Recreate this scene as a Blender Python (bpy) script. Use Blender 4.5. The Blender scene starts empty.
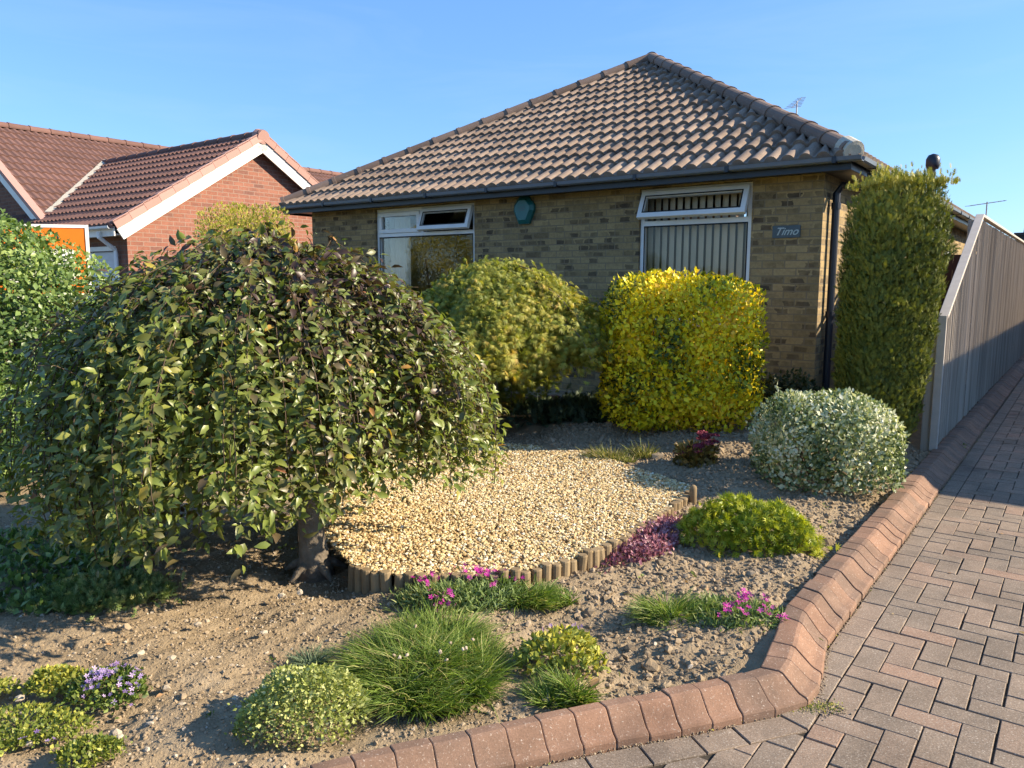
import bpy, math, random
import numpy as np
from math import radians, sin, cos, pi, tan

rng = np.random.default_rng(11)
random.seed(11)
S = bpy.context.scene
COL = S.collection

# ------------------------------------------------------------------ frame of the place
EYE = 1.5
FOCAL = 770.0
PITCH, ROLL, AZ = radians(7.5), radians(0.2), radians(36.6)
Fd = np.array([-cos(AZ), sin(AZ), 0.0])      # along the bungalow front, to the left
Dd = np.array([sin(AZ), cos(AZ), 0.0])       # into the plot, along the drive
CORN = np.array([2.962, 7.5, 0.0])           # right front corner of the bungalow
SUN_AZ, SUN_EL = radians(-4.0), radians(29.0)


def W(w, v, z=0.0):
    return CORN + w * Fd + v * Dd + np.array([0, 0, z])


def wv(P):
    d = np.asarray(P, float)[..., :2] - CORN[:2]
    return d @ Fd[:2], d @ Dd[:2]


_rt = np.array([1.0, 0, 0]); _up = np.array([0, sin(PITCH), cos(PITCH)]); _fw = np.array([0, cos(PITCH), -sin(PITCH)])
RT = _rt * cos(ROLL) + _up * sin(ROLL); UP = -_rt * sin(ROLL) + _up * cos(ROLL)


def at(px, py, z=None):
    """measured point of the photograph -> point on the garden ground (or on level z)"""
    d = _fw + (px - 512) / FOCAL * RT - (py - 384) / FOCAL * UP
    zz = 0.1 if z is None else z
    for _ in range(12):
        t = (zz - EYE) / d[2]
        P = np.array([0, 0, EYE]) + t * d
        if z is not None:
            break
        zz = gz(P[0], P[1])
    return P


def sm(a, b, x):
    t = np.clip((x - a) / (b - a), 0, 1)
    return t * t * (3 - 2 * t)


_ns = [(rng.normal(size=2) * f, rng.uniform(0, 6.28), a) for f, a in
       [(1.2, .012), (1.8, .010), (3.0, .007), (4.5, .006), (7, .005), (11, .004), (17, .0035), (25, .003), (38, .0022), (55, .0018)]
       for _ in range(3)]


def gz(x, y, rough=False):
    """height of the garden soil"""
    w, v = wv(np.stack([np.asarray(x, float), np.asarray(y, float)], -1))
    z = 0.065 + 0.15 * sm(-4.5, -0.6, v)
    z = z + 0.02 * sm(-1.2, 0.2, w) - 0.02
    z = z - 0.03 * sm(6.5, 9.5, w) - 0.04 * sm(-4.6, -6.0, v)
    z = np.minimum(z, .018 + .26 * np.maximum(w + 1.15, 0))
    if rough:
        for k, ph, a in _ns:
            z = z + a * np.sin(k[0] * np.asarray(x) + k[1] * np.asarray(y) + ph)
    return z


# ------------------------------------------------------------------ helpers
ROOT = {}


def tag(o, label=None, cat=None, group=None, kind=None):
    if label: o['label'] = label
    if cat: o['category'] = cat
    if group: o['group'] = group
    if kind: o['kind'] = kind
    return o


def thing(name, label, cat, loc, group=None):
    o = bpy.data.objects.new(name, None)
    o.empty_display_size = 0.1
    COL.objects.link(o)
    o.location = loc
    ROOT[o.name] = np.array(loc, float)
    return tag(o, label, cat, group)


def origin_of(o):
    P = np.zeros(3)
    while o is not None:
        P = P + np.array(o.location)
        o = o.parent
    return P


def link(name, me, mat, parent=None, loc=None):
    o = bpy.data.objects.new(name, me)
    COL.objects.link(o)
    if mat is not None and not me.materials:
        me.materials.append(mat)
    if parent is not None:
        o.parent = parent
    if loc is not None:
        o.location = loc
    return o


def np_mesh(name, V, F, smooth=False, rnd=None, uv=None):
    """V (n,3), F list of index arrays (m,k)"""
    me = bpy.data.meshes.new(name)
    if isinstance(F, np.ndarray):
        F = [F]
    F = [f for f in F if len(f)]
    V = np.asarray(V, np.float32)
    me.vertices.add(len(V))
    me.vertices.foreach_set('co', V.ravel())
    idx = np.concatenate([f.ravel() for f in F]).astype(np.int32)
    cnt = np.concatenate([np.full(len(f), f.shape[1]) for f in F]).astype(np.int32)
    st = np.concatenate([[0], np.cumsum(cnt)[:-1]]).astype(np.int32)
    me.loops.add(len(idx))
    me.loops.foreach_set('vertex_index', idx)
    me.polygons.add(len(cnt))
    me.polygons.foreach_set('loop_start', st)
    me.polygons.foreach_set('loop_total', cnt)
    me.polygons.foreach_set('use_smooth', np.full(len(cnt), smooth, bool))
    if rnd is not None:
        a = me.attributes.new('rnd', 'FLOAT', 'POINT')
        a.data.foreach_set('value', np.asarray(rnd, np.float32))
    if uv is not None:
        u = me.uv_layers.new(name='UVMap')
        u.data.foreach_set('uv', np.asarray(uv, np.float32).ravel())
    me.update(calc_edges=True)
    me.validate()
    return me


class MB:
    """collects polygons in world space; build() makes ONE mesh object"""
    def __init__(s):
        s.v, s.f, s.uv, s.r = [], [], [], []

    def face(s, pts, uv=None, r=0.5):
        b = len(s.v)
        s.v += [np.asarray(p, float) for p in pts]
        s.f.append(list(range(b, b + len(pts))))
        s.uv.append(uv if uv is not None else [(0, 0)] * len(pts))
        s.r += [r] * len(pts)
        return s

    def hexa(s, P, r=0.5):
        """P: 8 points, bottom ring 0-3 then top ring 4-7"""
        b = len(s.v)
        s.v += [np.asarray(p, float) for p in P]
        s.r += [r] * 8
        for q in ((3, 2, 1, 0), (4, 5, 6, 7), (0, 1, 5, 4), (1, 2, 6, 5), (2, 3, 7, 6), (3, 0, 4, 7)):
            s.f.append([b + i for i in q]); s.uv.append([(0, 0)] * 4)
        return s

    def wbox(s, w0, w1, v0, v1, z0, z1, r=0.5):
        # (Fd, Dd, z) is left handed seen from above when w grows to the left: order so normals point out
        return s.hexa([W(w1, v0, z0), W(w0, v0, z0), W(w0, v1, z0), W(w1, v1, z0),
                       W(w1, v0, z1), W(w0, v0, z1), W(w0, v1, z1), W(w1, v1, z1)], r)

    def bar(s, A, B, wid, hgt, side=None, r=0.5):
        A = np.asarray(A, float); B = np.asarray(B, float)
        d = (B - A) / np.linalg.norm(B - A)
        u = np.array([0, 0, 1.0]) if side is None else np.asarray(side, float)
        x = np.cross(d, u); x /= np.linalg.norm(x)
        u = np.cross(x, d)
        x = x * wid / 2; u = u * hgt / 2
        return s.hexa([A - x - u, A + x - u, B + x - u, B - x - u, A - x + u, A + x + u, B + x + u, B - x + u], r)

    def tube(s, pts, rad, n=8, cap=True, r=0.5):
        pts = [np.asarray(p, float) for p in pts]
        rads = rad if hasattr(rad, '__len__') else [rad] * len(pts)
        b = len(s.v)
        prev = None
        for i, p in enumerate(pts):
            d = pts[min(i + 1, len(pts) - 1)] - pts[max(i - 1, 0)]
            d = d / (np.linalg.norm(d) + 1e-9)
            if prev is None:
                a = np.array([0, 0, 1.0]) if abs(d[2]) < .9 else np.array([1.0, 0, 0])
            else:
                a = prev
            x = a - d * (a @ d); x /= np.linalg.norm(x); prev = x
            y = np.cross(d, x)
            for k in range(n):
                t = 2 * pi * k / n
                s.v.append(p + rads[i] * (cos(t) * x + sin(t) * y)); s.r.append(r)
        for i in range(len(pts) - 1):
            for k in range(n):
                k2 = (k + 1) % n
                s.f.append([b + i * n + k, b + i * n + k2, b + (i + 1) * n + k2, b + (i + 1) * n + k]); s.uv.append([(0, 0)] * 4)
        if cap:
            s.f.append([b + k for k in range(n)][::-1]); s.uv.append([(0, 0)] * n)
            e = b + (len(pts) - 1) * n
            s.f.append([e + k for k in range(n)]); s.uv.append([(0, 0)] * n)
        return s

    def build(s, name, mat, parent=None, bevel=0, smooth=False):
        V = np.array(s.v)
        o0 = origin_of(parent) if parent is not None else None
        if o0 is None:
            o0 = V.mean(0) * 1.0
            o0[2] = V[:, 2].min()
        me = bpy.data.meshes.new(name)
        me.from_pydata((V - o0).tolist(), [], s.f)
        u = me.uv_layers.new(name='UVMap')
        u.data.foreach_set('uv', np.array([c for f in s.uv for c in f], np.float32).ravel())
        a = me.attributes.new('rnd', 'FLOAT', 'POINT')
        a.data.foreach_set('value', np.array(s.r, np.float32))
        if smooth:
            me.polygons.foreach_set('use_smooth', np.ones(len(me.polygons), bool))
        o = link(name, me, mat, parent, None if parent is not None else o0)
        if bevel:
            m = o.modifiers.new('soft', 'BEVEL'); m.width = bevel; m.segments = 2; m.limit_method = 'ANGLE'; m.angle_limit = radians(40)
            if smooth is False:
                pass
        return o


# ------------------------------------------------------------------ materials
def newmat(name):
    m = bpy.data.materials.new(name)
    m.use_nodes = True
    nt = m.node_tree
    for n in list(nt.nodes):
        nt.nodes.remove(n)
    out = nt.nodes.new('ShaderNodeOutputMaterial')
    return m, nt, out


def N(nt, typ, **kw):
    n = nt.nodes.new('ShaderNode' + typ)
    for k, v in kw.items():
        if k.startswith('i_'):
            n.inputs[k[2:].replace('_', ' ')].default_value = v
        else:
            setattr(n, k, v)
    return n


def ramp(nt, fac, stops, interp='LINEAR'):
    r = N(nt, 'ValToRGB')
    e = r.color_ramp.elements
    r.color_ramp.interpolation = interp
    e[0].position, e[0].color = stops[0][0], (*stops[0][1], 1)
    e[1].position, e[1].color = stops[-1][0], (*stops[-1][1], 1)
    for p, c in stops[1:-1]:
        q = e.new(p); q.color = (*c, 1)
    nt.links.new(fac, r.inputs[0])
    return r.outputs[0]


def mixc(nt, fac, a, b, mode='MIX'):
    m = N(nt, 'Mix', data_type='RGBA', blend_type=mode)
    for s, x in ((m.inputs[0], fac), (m.inputs[6], a), (m.inputs[7], b)):
        if isinstance(x, (int, float)):
            s.default_value = x
        elif isinstance(x, tuple):
            s.default_value = (*x, 1)
        else:
            nt.links.new(x, s)
    return m.outputs[2]


def noise(nt, scale, detail=4, rough=.55, coord=None, dist=0):
    n = N(nt, 'TexNoise')
    n.inputs['Scale'].default_value = scale; n.inputs['Detail'].default_value = detail
    n.inputs['Roughness'].default_value = rough; n.inputs['Distortion'].default_value = dist
    if coord is not None:
        nt.links.new(coord, n.inputs['Vector'])
    return n.outputs['Fac']


def bump(nt, h, strength=.3, dist=.01):
    b = N(nt, 'Bump')
    b.inputs['Strength'].default_value = strength; b.inputs['Distance'].default_value = dist
    nt.links.new(h, b.inputs['Height'])
    return b.outputs[0]


def surf(name, stops=None, base=None, rough=.8, nscale=8, bstr=.2, bscale=60, bdist=.004, rnd_stops=None, rnd_mix=.6, spec=.3, metal=0, speck=None, grain=0, stretch=None):
    m, nt, out = newmat(name)
    p = N(nt, 'BsdfPrincipled')
    nt.links.new(p.outputs[0], out.inputs[0])
    tc = N(nt, 'TexCoord').outputs['Object']
    if base is not None:
        d = .82
        stops = [(.25, tuple(c * d for c in base)), (.75, base)]
    tn = tc
    if stretch:
        mpn = N(nt, 'Mapping'); mpn.inputs['Scale'].default_value = stretch; nt.links.new(tc, mpn.inputs[0]); tn = mpn.outputs[0]
    c = ramp(nt, noise(nt, nscale, 6, .6, tn), stops)
    if rnd_stops:
        a = N(nt, 'Attribute', attribute_name='rnd')
        c = mixc(nt, rnd_mix, c, ramp(nt, a.outputs['Fac'], rnd_stops))
    if speck:
        sc, lo, hi, col = speck
        k = N(nt, 'MapRange'); k.inputs[1].default_value = lo; k.inputs[2].default_value = hi
        nt.links.new(noise(nt, sc, 3, .7, tc), k.inputs[0])
        c = mixc(nt, k.outputs[0], c, col)
    if grain:
        gn = ramp(nt, noise(nt, 210, 3, .75, tc), [(.3, (.45, .45, .45)), (.5, (1, 1, 1)), (.72, (1.5, 1.45, 1.4))])
        c = mixc(nt, grain, c, mixc(nt, 1.0, c, gn, 'MULTIPLY'))
        gn2 = ramp(nt, noise(nt, 2.6, 6, .7, tc), [(.35, (.62, .62, .62)), (.6, (1.05, 1.05, 1.05))])
        c = mixc(nt, .7, c, mixc(nt, 1.0, c, gn2, 'MULTIPLY'))
        gn3 = ramp(nt, noise(nt, 1.15, 4, .6, tc), [(.60, (1, 1, 1)), (.70, (.58, .58, .6))])
        c = mixc(nt, .8, c, mixc(nt, 1.0, c, gn3, 'MULTIPLY'))
    nt.links.new(c, p.inputs['Base Color'])
    p.inputs['Roughness'].default_value = rough
    p.inputs['Specular IOR Level'].default_value = spec
    p.inputs['Metallic'].default_value = metal
    if bstr:
        nt.links.new(bump(nt, noise(nt, bscale, 5, .6, tc), bstr, bdist), p.inputs['Normal'])
    return m


def leafmat(name, stops, rough=.5, transl=.3, spec=.35, tint=(1.25, 1.3, .55), patch=None):
    m, nt, out = newmat(name)
    a = N(nt, 'Attribute', attribute_name='rnd').outputs['Fac']
    c = ramp(nt, a, stops)
    tc = N(nt, 'TexCoord').outputs['Object']
    if patch:
        sc, col, lo, hi = patch
        k = N(nt, 'MapRange'); k.inputs[1].default_value = lo; k.inputs[2].default_value = hi
        nt.links.new(noise(nt, sc, 3, .6, tc), k.inputs[0])
        c = mixc(nt, k.outputs[0], c, col)
    p = N(nt, 'BsdfPrincipled')
    nt.links.new(c, p.inputs['Base Color'])
    p.inputs['Roughness'].default_value = rough
    p.inputs['Specular IOR Level'].default_value = spec
    t = N(nt, 'BsdfTranslucent')
    nt.links.new(mixc(nt, 1.0, c, tint, 'MULTIPLY'), t.inputs[0])
    mx = N(nt, 'MixShader'); mx.inputs[0].default_value = transl
    nt.links.new(p.outputs[0], mx.inputs[1]); nt.links.new(t.outputs[0], mx.inputs[2])
    nt.links.new(mx.outputs[0], out.inputs[0])
    return m


def brickmat(name, c_lo, c_hi, dark, mortar, blotch=.5, bw=.225, bh=.075, weather=None):
    """UV in metres"""
    m, nt, out = newmat(name)
    p = N(nt, 'BsdfPrincipled')
    nt.links.new(p.outputs[0], out.inputs[0])
    uv = N(nt, 'TexCoord').outputs['UV']
    b = N(nt, 'TexBrick')
    nt.links.new(uv, b.inputs['Vector'])
    b.offset = .5
    for k, v in (('Scale', 1.0), ('Mortar Size', .0055), ('Mortar Smooth', .12), ('Bias', 0.0), ('Brick Width', bw), ('Row Height', bh)):
        b.inputs[k].default_value = v
    b.inputs['Color1'].default_value = (0, 0, 0, 1); b.inputs['Color2'].default_value = (1, 1, 1, 1)
    b.inputs['Mortar'].default_value = (.5, .5, .5, 1)
    val = N(nt, 'RGBToBW'); nt.links.new(b.outputs[0], val.inputs[0])
    c = ramp(nt, val.outputs[0], [(0, c_lo), (.35, tuple((x + y) / 2 for x, y in zip(c_lo, c_hi))), (.8, c_hi), (1, dark)])
    # fine grain
    c = mixc(nt, .45, c, ramp(nt, noise(nt, 26, 6, .7, uv), [(.3, tuple(x * .55 for x in c_lo)), (.7, c_hi)]))
    # dark drag marks: short dark rectangles inside the bricks
    b2 = N(nt, 'TexBrick')
    nw = N(nt, 'TexNoise'); nw.inputs['Scale'].default_value = 13; nw.inputs['Detail'].default_value = 3; nt.links.new(uv, nw.inputs['Vector'])
    vm = N(nt, 'VectorMath', operation='MULTIPLY_ADD'); nt.links.new(nw.outputs['Color'], vm.inputs[0]); vm.inputs[1].default_value = (.11, .03, 0); nt.links.new(uv, vm.inputs[2])
    nt.links.new(vm.outputs[0], b2.inputs['Vector']); b2.offset = .5
    for kk_, vv_ in (('Scale', 1.0), ('Mortar Size', .012), ('Mortar Smooth', .9), ('Bias', 0.0), ('Brick Width', bw / 1.7), ('Row Height', bh)):
        b2.inputs[kk_].default_value = vv_
    b2.inputs['Color1'].default_value = (0, 0, 0, 1); b2.inputs['Color2'].default_value = (1, 1, 1, 1); b2.inputs['Mortar'].default_value = (0, 0, 0, 1)
    v2 = N(nt, 'RGBToBW'); nt.links.new(b2.outputs[0], v2.inputs[0])
    k = N(nt, 'MapRange'); k.inputs[1].default_value = .50; k.inputs[2].default_value = 1.12
    ad = N(nt, 'Math', operation='MULTIPLY_ADD'); nt.links.new(noise(nt, 5, 4, .6, uv), ad.inputs[0]); ad.inputs[1].default_value = .9
    sb = N(nt, 'Math', operation='SUBTRACT'); nt.links.new(v2.outputs[0], sb.inputs[0]); sb.inputs[1].default_value = .38
    nt.links.new(sb.outputs[0], ad.inputs[2]); nt.links.new(ad.outputs[0], k.inputs[0])
    kk = N(nt, 'Math', operation='MULTIPLY'); nt.links.new(k.outputs[0], kk.inputs[0]); kk.inputs[1].default_value = blotch
    c = mixc(nt, kk.outputs[0], c, dark)
    if weather:
        k2 = N(nt, 'MapRange'); k2.inputs[1].default_value = .48; k2.inputs[2].default_value = .75
        nt.links.new(noise(nt, 1.3, 5, .65, uv), k2.inputs[0])
        kk2 = N(nt, 'Math', operation='MULTIPLY'); nt.links.new(k2.outputs[0], kk2.inputs[0]); kk2.inputs[1].default_value = .35
        c = mixc(nt, kk2.outputs[0], c, weather)
    mort = mixc(nt, noise(nt, 40, 3, .6, uv), tuple(x * .7 for x in mortar), mortar)
    c = mixc(nt, b.outputs['Fac'], c, mort)
    nt.links.new(c, p.inputs['Base Color'])
    p.inputs['Roughness'].default_value = .9
    p.inputs['Specular IOR Level'].default_value = .2
    h = N(nt, 'Math', operation='MULTIPLY_ADD')
    nt.links.new(b.outputs['Fac'], h.inputs[0]); h.inputs[1].default_value = -1.0
    nt.links.new(noise(nt, 70, 4, .6, uv), h.inputs[2])
    nt.links.new(bump(nt, h.outputs[0], .5, .006), p.inputs['Normal'])
    return m


def glassmat(name, tint=(.98, .96, .92)):
    m, nt, out = newmat(name)
    t = N(nt, 'BsdfTransparent'); t.inputs[0].default_value = (*tint, 1)
    g = N(nt, 'BsdfGlossy'); g.inputs['Roughness'].default_value = .01
    f = N(nt, 'Fresnel'); f.inputs[0].default_value = 1.36
    mx = N(nt, 'MixShader')
    nt.links.new(f.outputs[0], mx.inputs[0]); nt.links.new(t.outputs[0], mx.inputs[1]); nt.links.new(g.outputs[0], mx.inputs[2])
    nt.links.new(mx.outputs[0], out.inputs[0])
    return m


M = dict(
    buff=brickmat('buff_brick', (.225, .16, .078), (.41, .30, .15), (.058, .042, .032), (.235, .185, .122), .95, weather=(.16, .13, .08)),
    red=brickmat('red_brick', (.235, .095, .065), (.335, .15, .105), (.14, .075, .065), (.34, .25, .20), .45),
    brown_brick=brickmat('brown_brick', (.16, .075, .05), (.24, .115, .08), (.09, .05, .045), (.2, .16, .13), .4),
    tile=surf('roof_tile', [(.28, (.16, .112, .082)), (.5, (.235, .172, .130)), (.72, (.31, .237, .185))], rough=.88, nscale=5, bstr=.35, bscale=120, bdist=.003,
              rnd_stops=[(0, (.14, .095, .072)), (.5, (.235, .17, .13)), (1, (.33, .25, .195))], rnd_mix=.55, speck=(34, .58, .74, (.30, .28, .20)), grain=.3),
    tile_red=surf('roof_tile_red', [(.3, (.125, .066, .052)), (.7, (.19, .10, .082))], rough=.85, nscale=4, bstr=.3, bscale=90,
                  rnd_stops=[(0, (.105, .06, .05)), (1, (.21, .115, .095))], rnd_mix=.5),
    verge_pink=surf('verge_tile', base=(.40, .235, .20), rough=.85, nscale=6, rnd_stops=[(0, (.35, .19, .155)), (1, (.45, .28, .24))]),
    hip=surf('hip_tile', [(.3, (.14, .095, .075)), (.7, (.225, .16, .125))], rough=.9, nscale=6, bstr=.35, bscale=70,
             rnd_stops=[(0, (.13, .09, .07)), (1, (.24, .17, .135))], speck=(25, .62, .8, (.33, .33, .27))),
    mortar=surf('mortar', base=(.5, .46, .38), rough=.95, nscale=20, bstr=.5, bscale=50, bdist=.01),
    black_pvc=surf('dark_upvc', base=(.012, .016, .028), rough=.38, nscale=3, bstr=.05, spec=.45),
    gutter=surf('gutter_upvc', base=(.13, .15, .18), rough=.42, nscale=5, bstr=.04, spec=.45),
    white_pvc=surf('white_upvc', base=(.80, .81, .82), rough=.35, nscale=3, bstr=.02, spec=.4),
    white_paint=surf('white_board', base=(.82, .80, .76), rough=.5, nscale=3, bstr=.05),
    blind=surf('blind_fabric', base=(.72, .64, .53), rough=.9, nscale=4, bstr=.1, bscale=200, rnd_stops=[(0, (.58, .51, .42)), (1, (.78, .70, .58))]),
    curtain=surf('curtain_fabric', base=(.62, .62, .58), rough=.9, nscale=4),
    room=surf('room_paint', base=(.30, .27, .24), rough=.9, nscale=2, bstr=0),
    glass=glassmat('window_glass'),
    seal=surf('window_seal', base=(.02, .02, .022), rough=.6, bstr=0),
    teal=surf('alarm_box_plastic', base=(.012, .13, .135), rough=.35, nscale=6, bstr=.02, spec=.45),
    slate=surf('slate_plaque', base=(.085, .115, .135), rough=.6, nscale=20, bstr=.2, bscale=80),
    cream_ink=surf('cream_lettering', base=(.42, .50, .50), rough=.6, bstr=0),
    fence=surf('weathered_boards', [(.25, (.20, .172, .14)), (.5, (.38, .335, .285)), (.75, (.54, .48, .41))], rough=.92, nscale=2.2, bstr=.5, bscale=25, stretch=(26, 26, .7),
               rnd_stops=[(0, (.20, .175, .15)), (.5, (.41, .365, .31)), (1, (.56, .50, .44))], rnd_mix=.45),
    fence_cap=surf('weathered_capping', base=(.50, .45, .40), rough=.9, nscale=12, bstr=.2),
    gate=surf('brown_gate', base=(.07, .032, .025), rough=.7, nscale=9, bstr=.2, rnd_stops=[(0, (.05, .025, .02)), (1, (.10, .045, .035))]),
    orange=surf('orange_board', base=(.80, .17, .01), rough=.45, nscale=3, bstr=.02),
    ink=surf('black_ink', base=(.015, .03, .035), rough=.5, bstr=0),
    wood_post=surf('timber_post', base=(.3, .24, .17), rough=.9, nscale=14),
    log=surf('log_timber', [(.3, (.17, .12, .065)), (.7, (.29, .215, .12))], rough=.92, nscale=14, bstr=.4, bscale=40,
             rnd_stops=[(0, (.13, .09, .05)), (1, (.32, .235, .135))], rnd_mix=.5),
    bark=surf('bark', [(.3, (.10, .08, .06)), (.7, (.20, .165, .125))], rough=.95, nscale=18, bstr=.8, bscale=30, bdist=.02),
    twig=surf('twig', base=(.10, .07, .045), rough=.9, nscale=20, bstr=.2),
    soil=surf('soil', [(.25, (.19, .143, .09)), (.5, (.275, .21, .135)), (.78, (.36, .283, .19))], rough=.97, nscale=7, bstr=.9, bscale=75, bdist=.012, spec=.1, speck=(110, .64, .72, (.36, .30, .225))),
    clod=surf('soil_clods', [(.3, (.22, .165, .105)), (.7, (.34, .262, .175))], rough=.97, nscale=25, bstr=.6, bscale=160, bdist=.004, spec=.1,
              rnd_stops=[(0, (.20, .152, .10)), (.55, (.29, .226, .152)), (.88, (.35, .28, .2)), (.95, (.44, .38, .30)), (1, (.55, .50, .42))], rnd_mix=.7),
    gravel=surf('gravel_stones', [(.3, (.34, .22, .11)), (.7, (.52, .37, .2))], rough=.8, nscale=30, bstr=.15, bscale=150,
                rnd_stops=[(0, (.22, .13, .06)), (.10, (.36, .23, .10)), (.35, (.51, .375, .165)), (.65, (.60, .475, .25)), (.88, (.69, .60, .40)), (1, (.76, .72, .6))], rnd_mix=.85),
    gravel_bed=surf('gravel_bed', [(.3, (.30, .20, .10)), (.7, (.50, .36, .2))], rough=.95, nscale=60, bstr=1, bscale=60, bdist=.02),
    paver=surf('block_paver', [(.28, (.16, .122, .092)), (.5, (.225, .17, .125)), (.75, (.305, .225, .165))], rough=.9, nscale=9, bstr=.35, bscale=170, bdist=.002,
               rnd_stops=[(0, (.15, .125, .10)), (.45, (.215, .166, .125)), (.75, (.265, .18, .13)), (1, (.34, .19, .125))], rnd_mix=.55, speck=(150, .56, .70, (.44, .39, .33)), grain=.8),
    joint=surf('sand_joint', [(.3, (.022, .018, .014)), (.7, (.06, .048, .034))], rough=1, nscale=40, bstr=.4, bscale=120, speck=(3.2, .66, .74, (.08, .095, .035))),
    kerb=surf('kerb_block', [(.28, (.135, .09, .066)), (.5, (.215, .13, .088)), (.75, (.31, .19, .13))], rough=.9, nscale=9, bstr=.4, bscale=120, bdist=.003,
              rnd_stops=[(0, (.13, .10, .082)), (.4, (.21, .132, .092)), (1, (.32, .175, .11))], rnd_mix=.5, speck=(120, .60, .72, (.50, .42, .35)), grain=.45),
    kerb_mortar=surf('kerb_mortar', base=(.13, .10, .075), rough=1, nscale=30, bstr=.4),
    lawn=surf('ground_far', [(.3, (.06, .075, .03)), (.7, (.13, .12, .06))], rough=1, nscale=.8, bstr=.3, bscale=8),
    brick_plain=surf('sleeper', base=(.16, .085, .055), rough=.95, nscale=15, bstr=.4),
    metal=surf('aerial_metal', base=(.35, .35, .36), rough=.4, metal=.8, bstr=0),
    door_grey=surf('garage_door_paint', base=(.62, .63, .66), rough=.5, nscale=3, bstr=.03),
    chimney=surf('dark_chimney', base=(.05, .05, .055), rough=.8, nscale=6),
)

# foliage
G_ = lambda *a: a
M.update(
    big=leafmat('weeping_leaf', [(0, (.06, .034, .024)), (.09, (.115, .072, .042)), (.20, (.13, .125, .04)), (.55, (.15, .195, .04)), (.82, (.235, .27, .055)), (.94, (.31, .28, .06)), (.985, (.48, .38, .06)), (1, (.36, .14, .06))],
                rough=.40, transl=.32, spec=.5),
    maple=leafmat('maple_leaf', [(0, (.11, .14, .025)), (.4, (.22, .245, .035)), (.75, (.35, .32, .05)), (1, (.46, .30, .06))], rough=.55, transl=.34),
    yellow=leafmat('golden_euonymus_leaf', [(0, (.05, .085, .012)), (.14, (.16, .20, .014)), (.34, (.50, .45, .012)), (.68, (.80, .70, .02)), (.92, (.88, .74, .03)), (1, (.84, .54, .05))], rough=.42, transl=.26, tint=(1.1, 1.0, .5)),
    silver=leafmat('silver_euonymus_leaf', [(0, (.05, .085, .03)), (.28, (.11, .16, .055)), (.5, (.28, .33, .17)), (.75, (.52, .54, .36)), (1, (.68, .67, .54))], rough=.42, transl=.2),
    conifer=leafmat('conifer_spray', [(0, (.065, .085, .018)), (.4, (.16, .185, .032)), (.75, (.31, .295, .045)), (1, (.46, .40, .075))], rough=.6, transl=.22),
    golden_con=leafmat('golden_conifer_spray', [(0, (.16, .19, .025)), (.5, (.36, .36, .045)), (1, (.56, .50, .07))], rough=.6, transl=.25),
    hedge=leafmat('hedge_leaf', [(0, (.04, .08, .02)), (.4, (.10, .165, .04)), (.75, (.18, .26, .065)), (1, (.32, .40, .13))], rough=.4, transl=.28, spec=.5),
    mound=leafmat('mound_leaf', [(0, (.12, .15, .03)), (.4, (.27, .31, .08)), (.8, (.42, .45, .16)), (1, (.56, .55, .27))], rough=.5, transl=.25),
    spiky=leafmat('golden_spiky_leaf', [(0, (.10, .15, .015)), (.4, (.26, .31, .02)), (.8, (.42, .43, .035)), (1, (.50, .47, .08))], rough=.45, transl=.3),
    grass=leafmat('grass_blade', [(0, (.07, .12, .022)), (.5, (.15, .235, .035)), (.85, (.24, .31, .06)), (1, (.46, .39, .18))], rough=.55, transl=.3),
    fescue=leafmat('blue_fescue_blade', [(0, (.07, .11, .06)), (1, (.17, .23, .13))], rough=.6, transl=.2),
    dull=leafmat('small_plant_leaf', [(0, (.06, .10, .025)), (.5, (.14, .20, .04)), (.85, (.25, .29, .06)), (1, (.36, .24, .08))], rough=.5, transl=.28),
    olive=leafmat('groundcover_leaf', [(0, (.09, .13, .025)), (.5, (.22, .26, .05)), (.85, (.40, .39, .07)), (1, (.56, .48, .08))], rough=.5, transl=.28),
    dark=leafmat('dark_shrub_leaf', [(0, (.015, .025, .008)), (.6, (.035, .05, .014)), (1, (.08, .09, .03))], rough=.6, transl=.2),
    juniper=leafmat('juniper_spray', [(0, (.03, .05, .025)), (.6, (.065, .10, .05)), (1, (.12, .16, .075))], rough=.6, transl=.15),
    purple_leaf=leafmat('purple_sedum_leaf', [(0, (.10, .04, .05)), (.5, (.24, .09, .12)), (.85, (.40, .18, .22)), (1, (.52, .30, .32))], rough=.45, transl=.2, tint=(1.2, .9, .9)),
    sedum_leaf=leafmat('sedum_leaf', [(0, (.09, .06, .02)), (.6, (.20, .13, .03)), (1, (.32, .24, .06))], rough=.5, transl=.25),
    sedum_head=leafmat('sedum_flower', [(0, (.12, .012, .025)), (.6, (.25, .03, .06)), (1, (.38, .09, .11))], rough=.6, transl=.15, tint=(1.2, .8, .8)),
    magenta=leafmat('magenta_petal', [(0, (.32, .008, .20)), (.6, (.50, .02, .32)), (1, (.60, .09, .40))], rough=.5, transl=.3, tint=(1.2, .9, 1.1)),
    mauve=leafmat('mauve_petal', [(0, (.20, .12, .33)), (.6, (.36, .24, .52)), (1, (.55, .42, .62))], rough=.5, transl=.25, tint=(1.1, 1, 1.2)),
    seed=leafmat('dry_flower_head', [(0, (.35, .27, .18)), (1, (.60, .50, .38))], rough=.7, transl=.2),
    dry=leafmat('dry_leaf', [(0, (.25, .13, .06)), (.5, (.42, .25, .12)), (1, (.55, .42, .22))], rough=.7, transl=.15),
    pinks=leafmat('dianthus_leaf', [(0, (.08, .13, .04)), (.5, (.18, .25, .08)), (.85, (.30, .36, .14)), (1, (.42, .36, .14))], rough=.55, transl=.28),
    drygrass=leafmat('dry_grass_blade', [(0, (.10, .13, .03)), (.6, (.22, .22, .06)), (1, (.42, .34, .16))], rough=.6, transl=.25),
)

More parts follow.
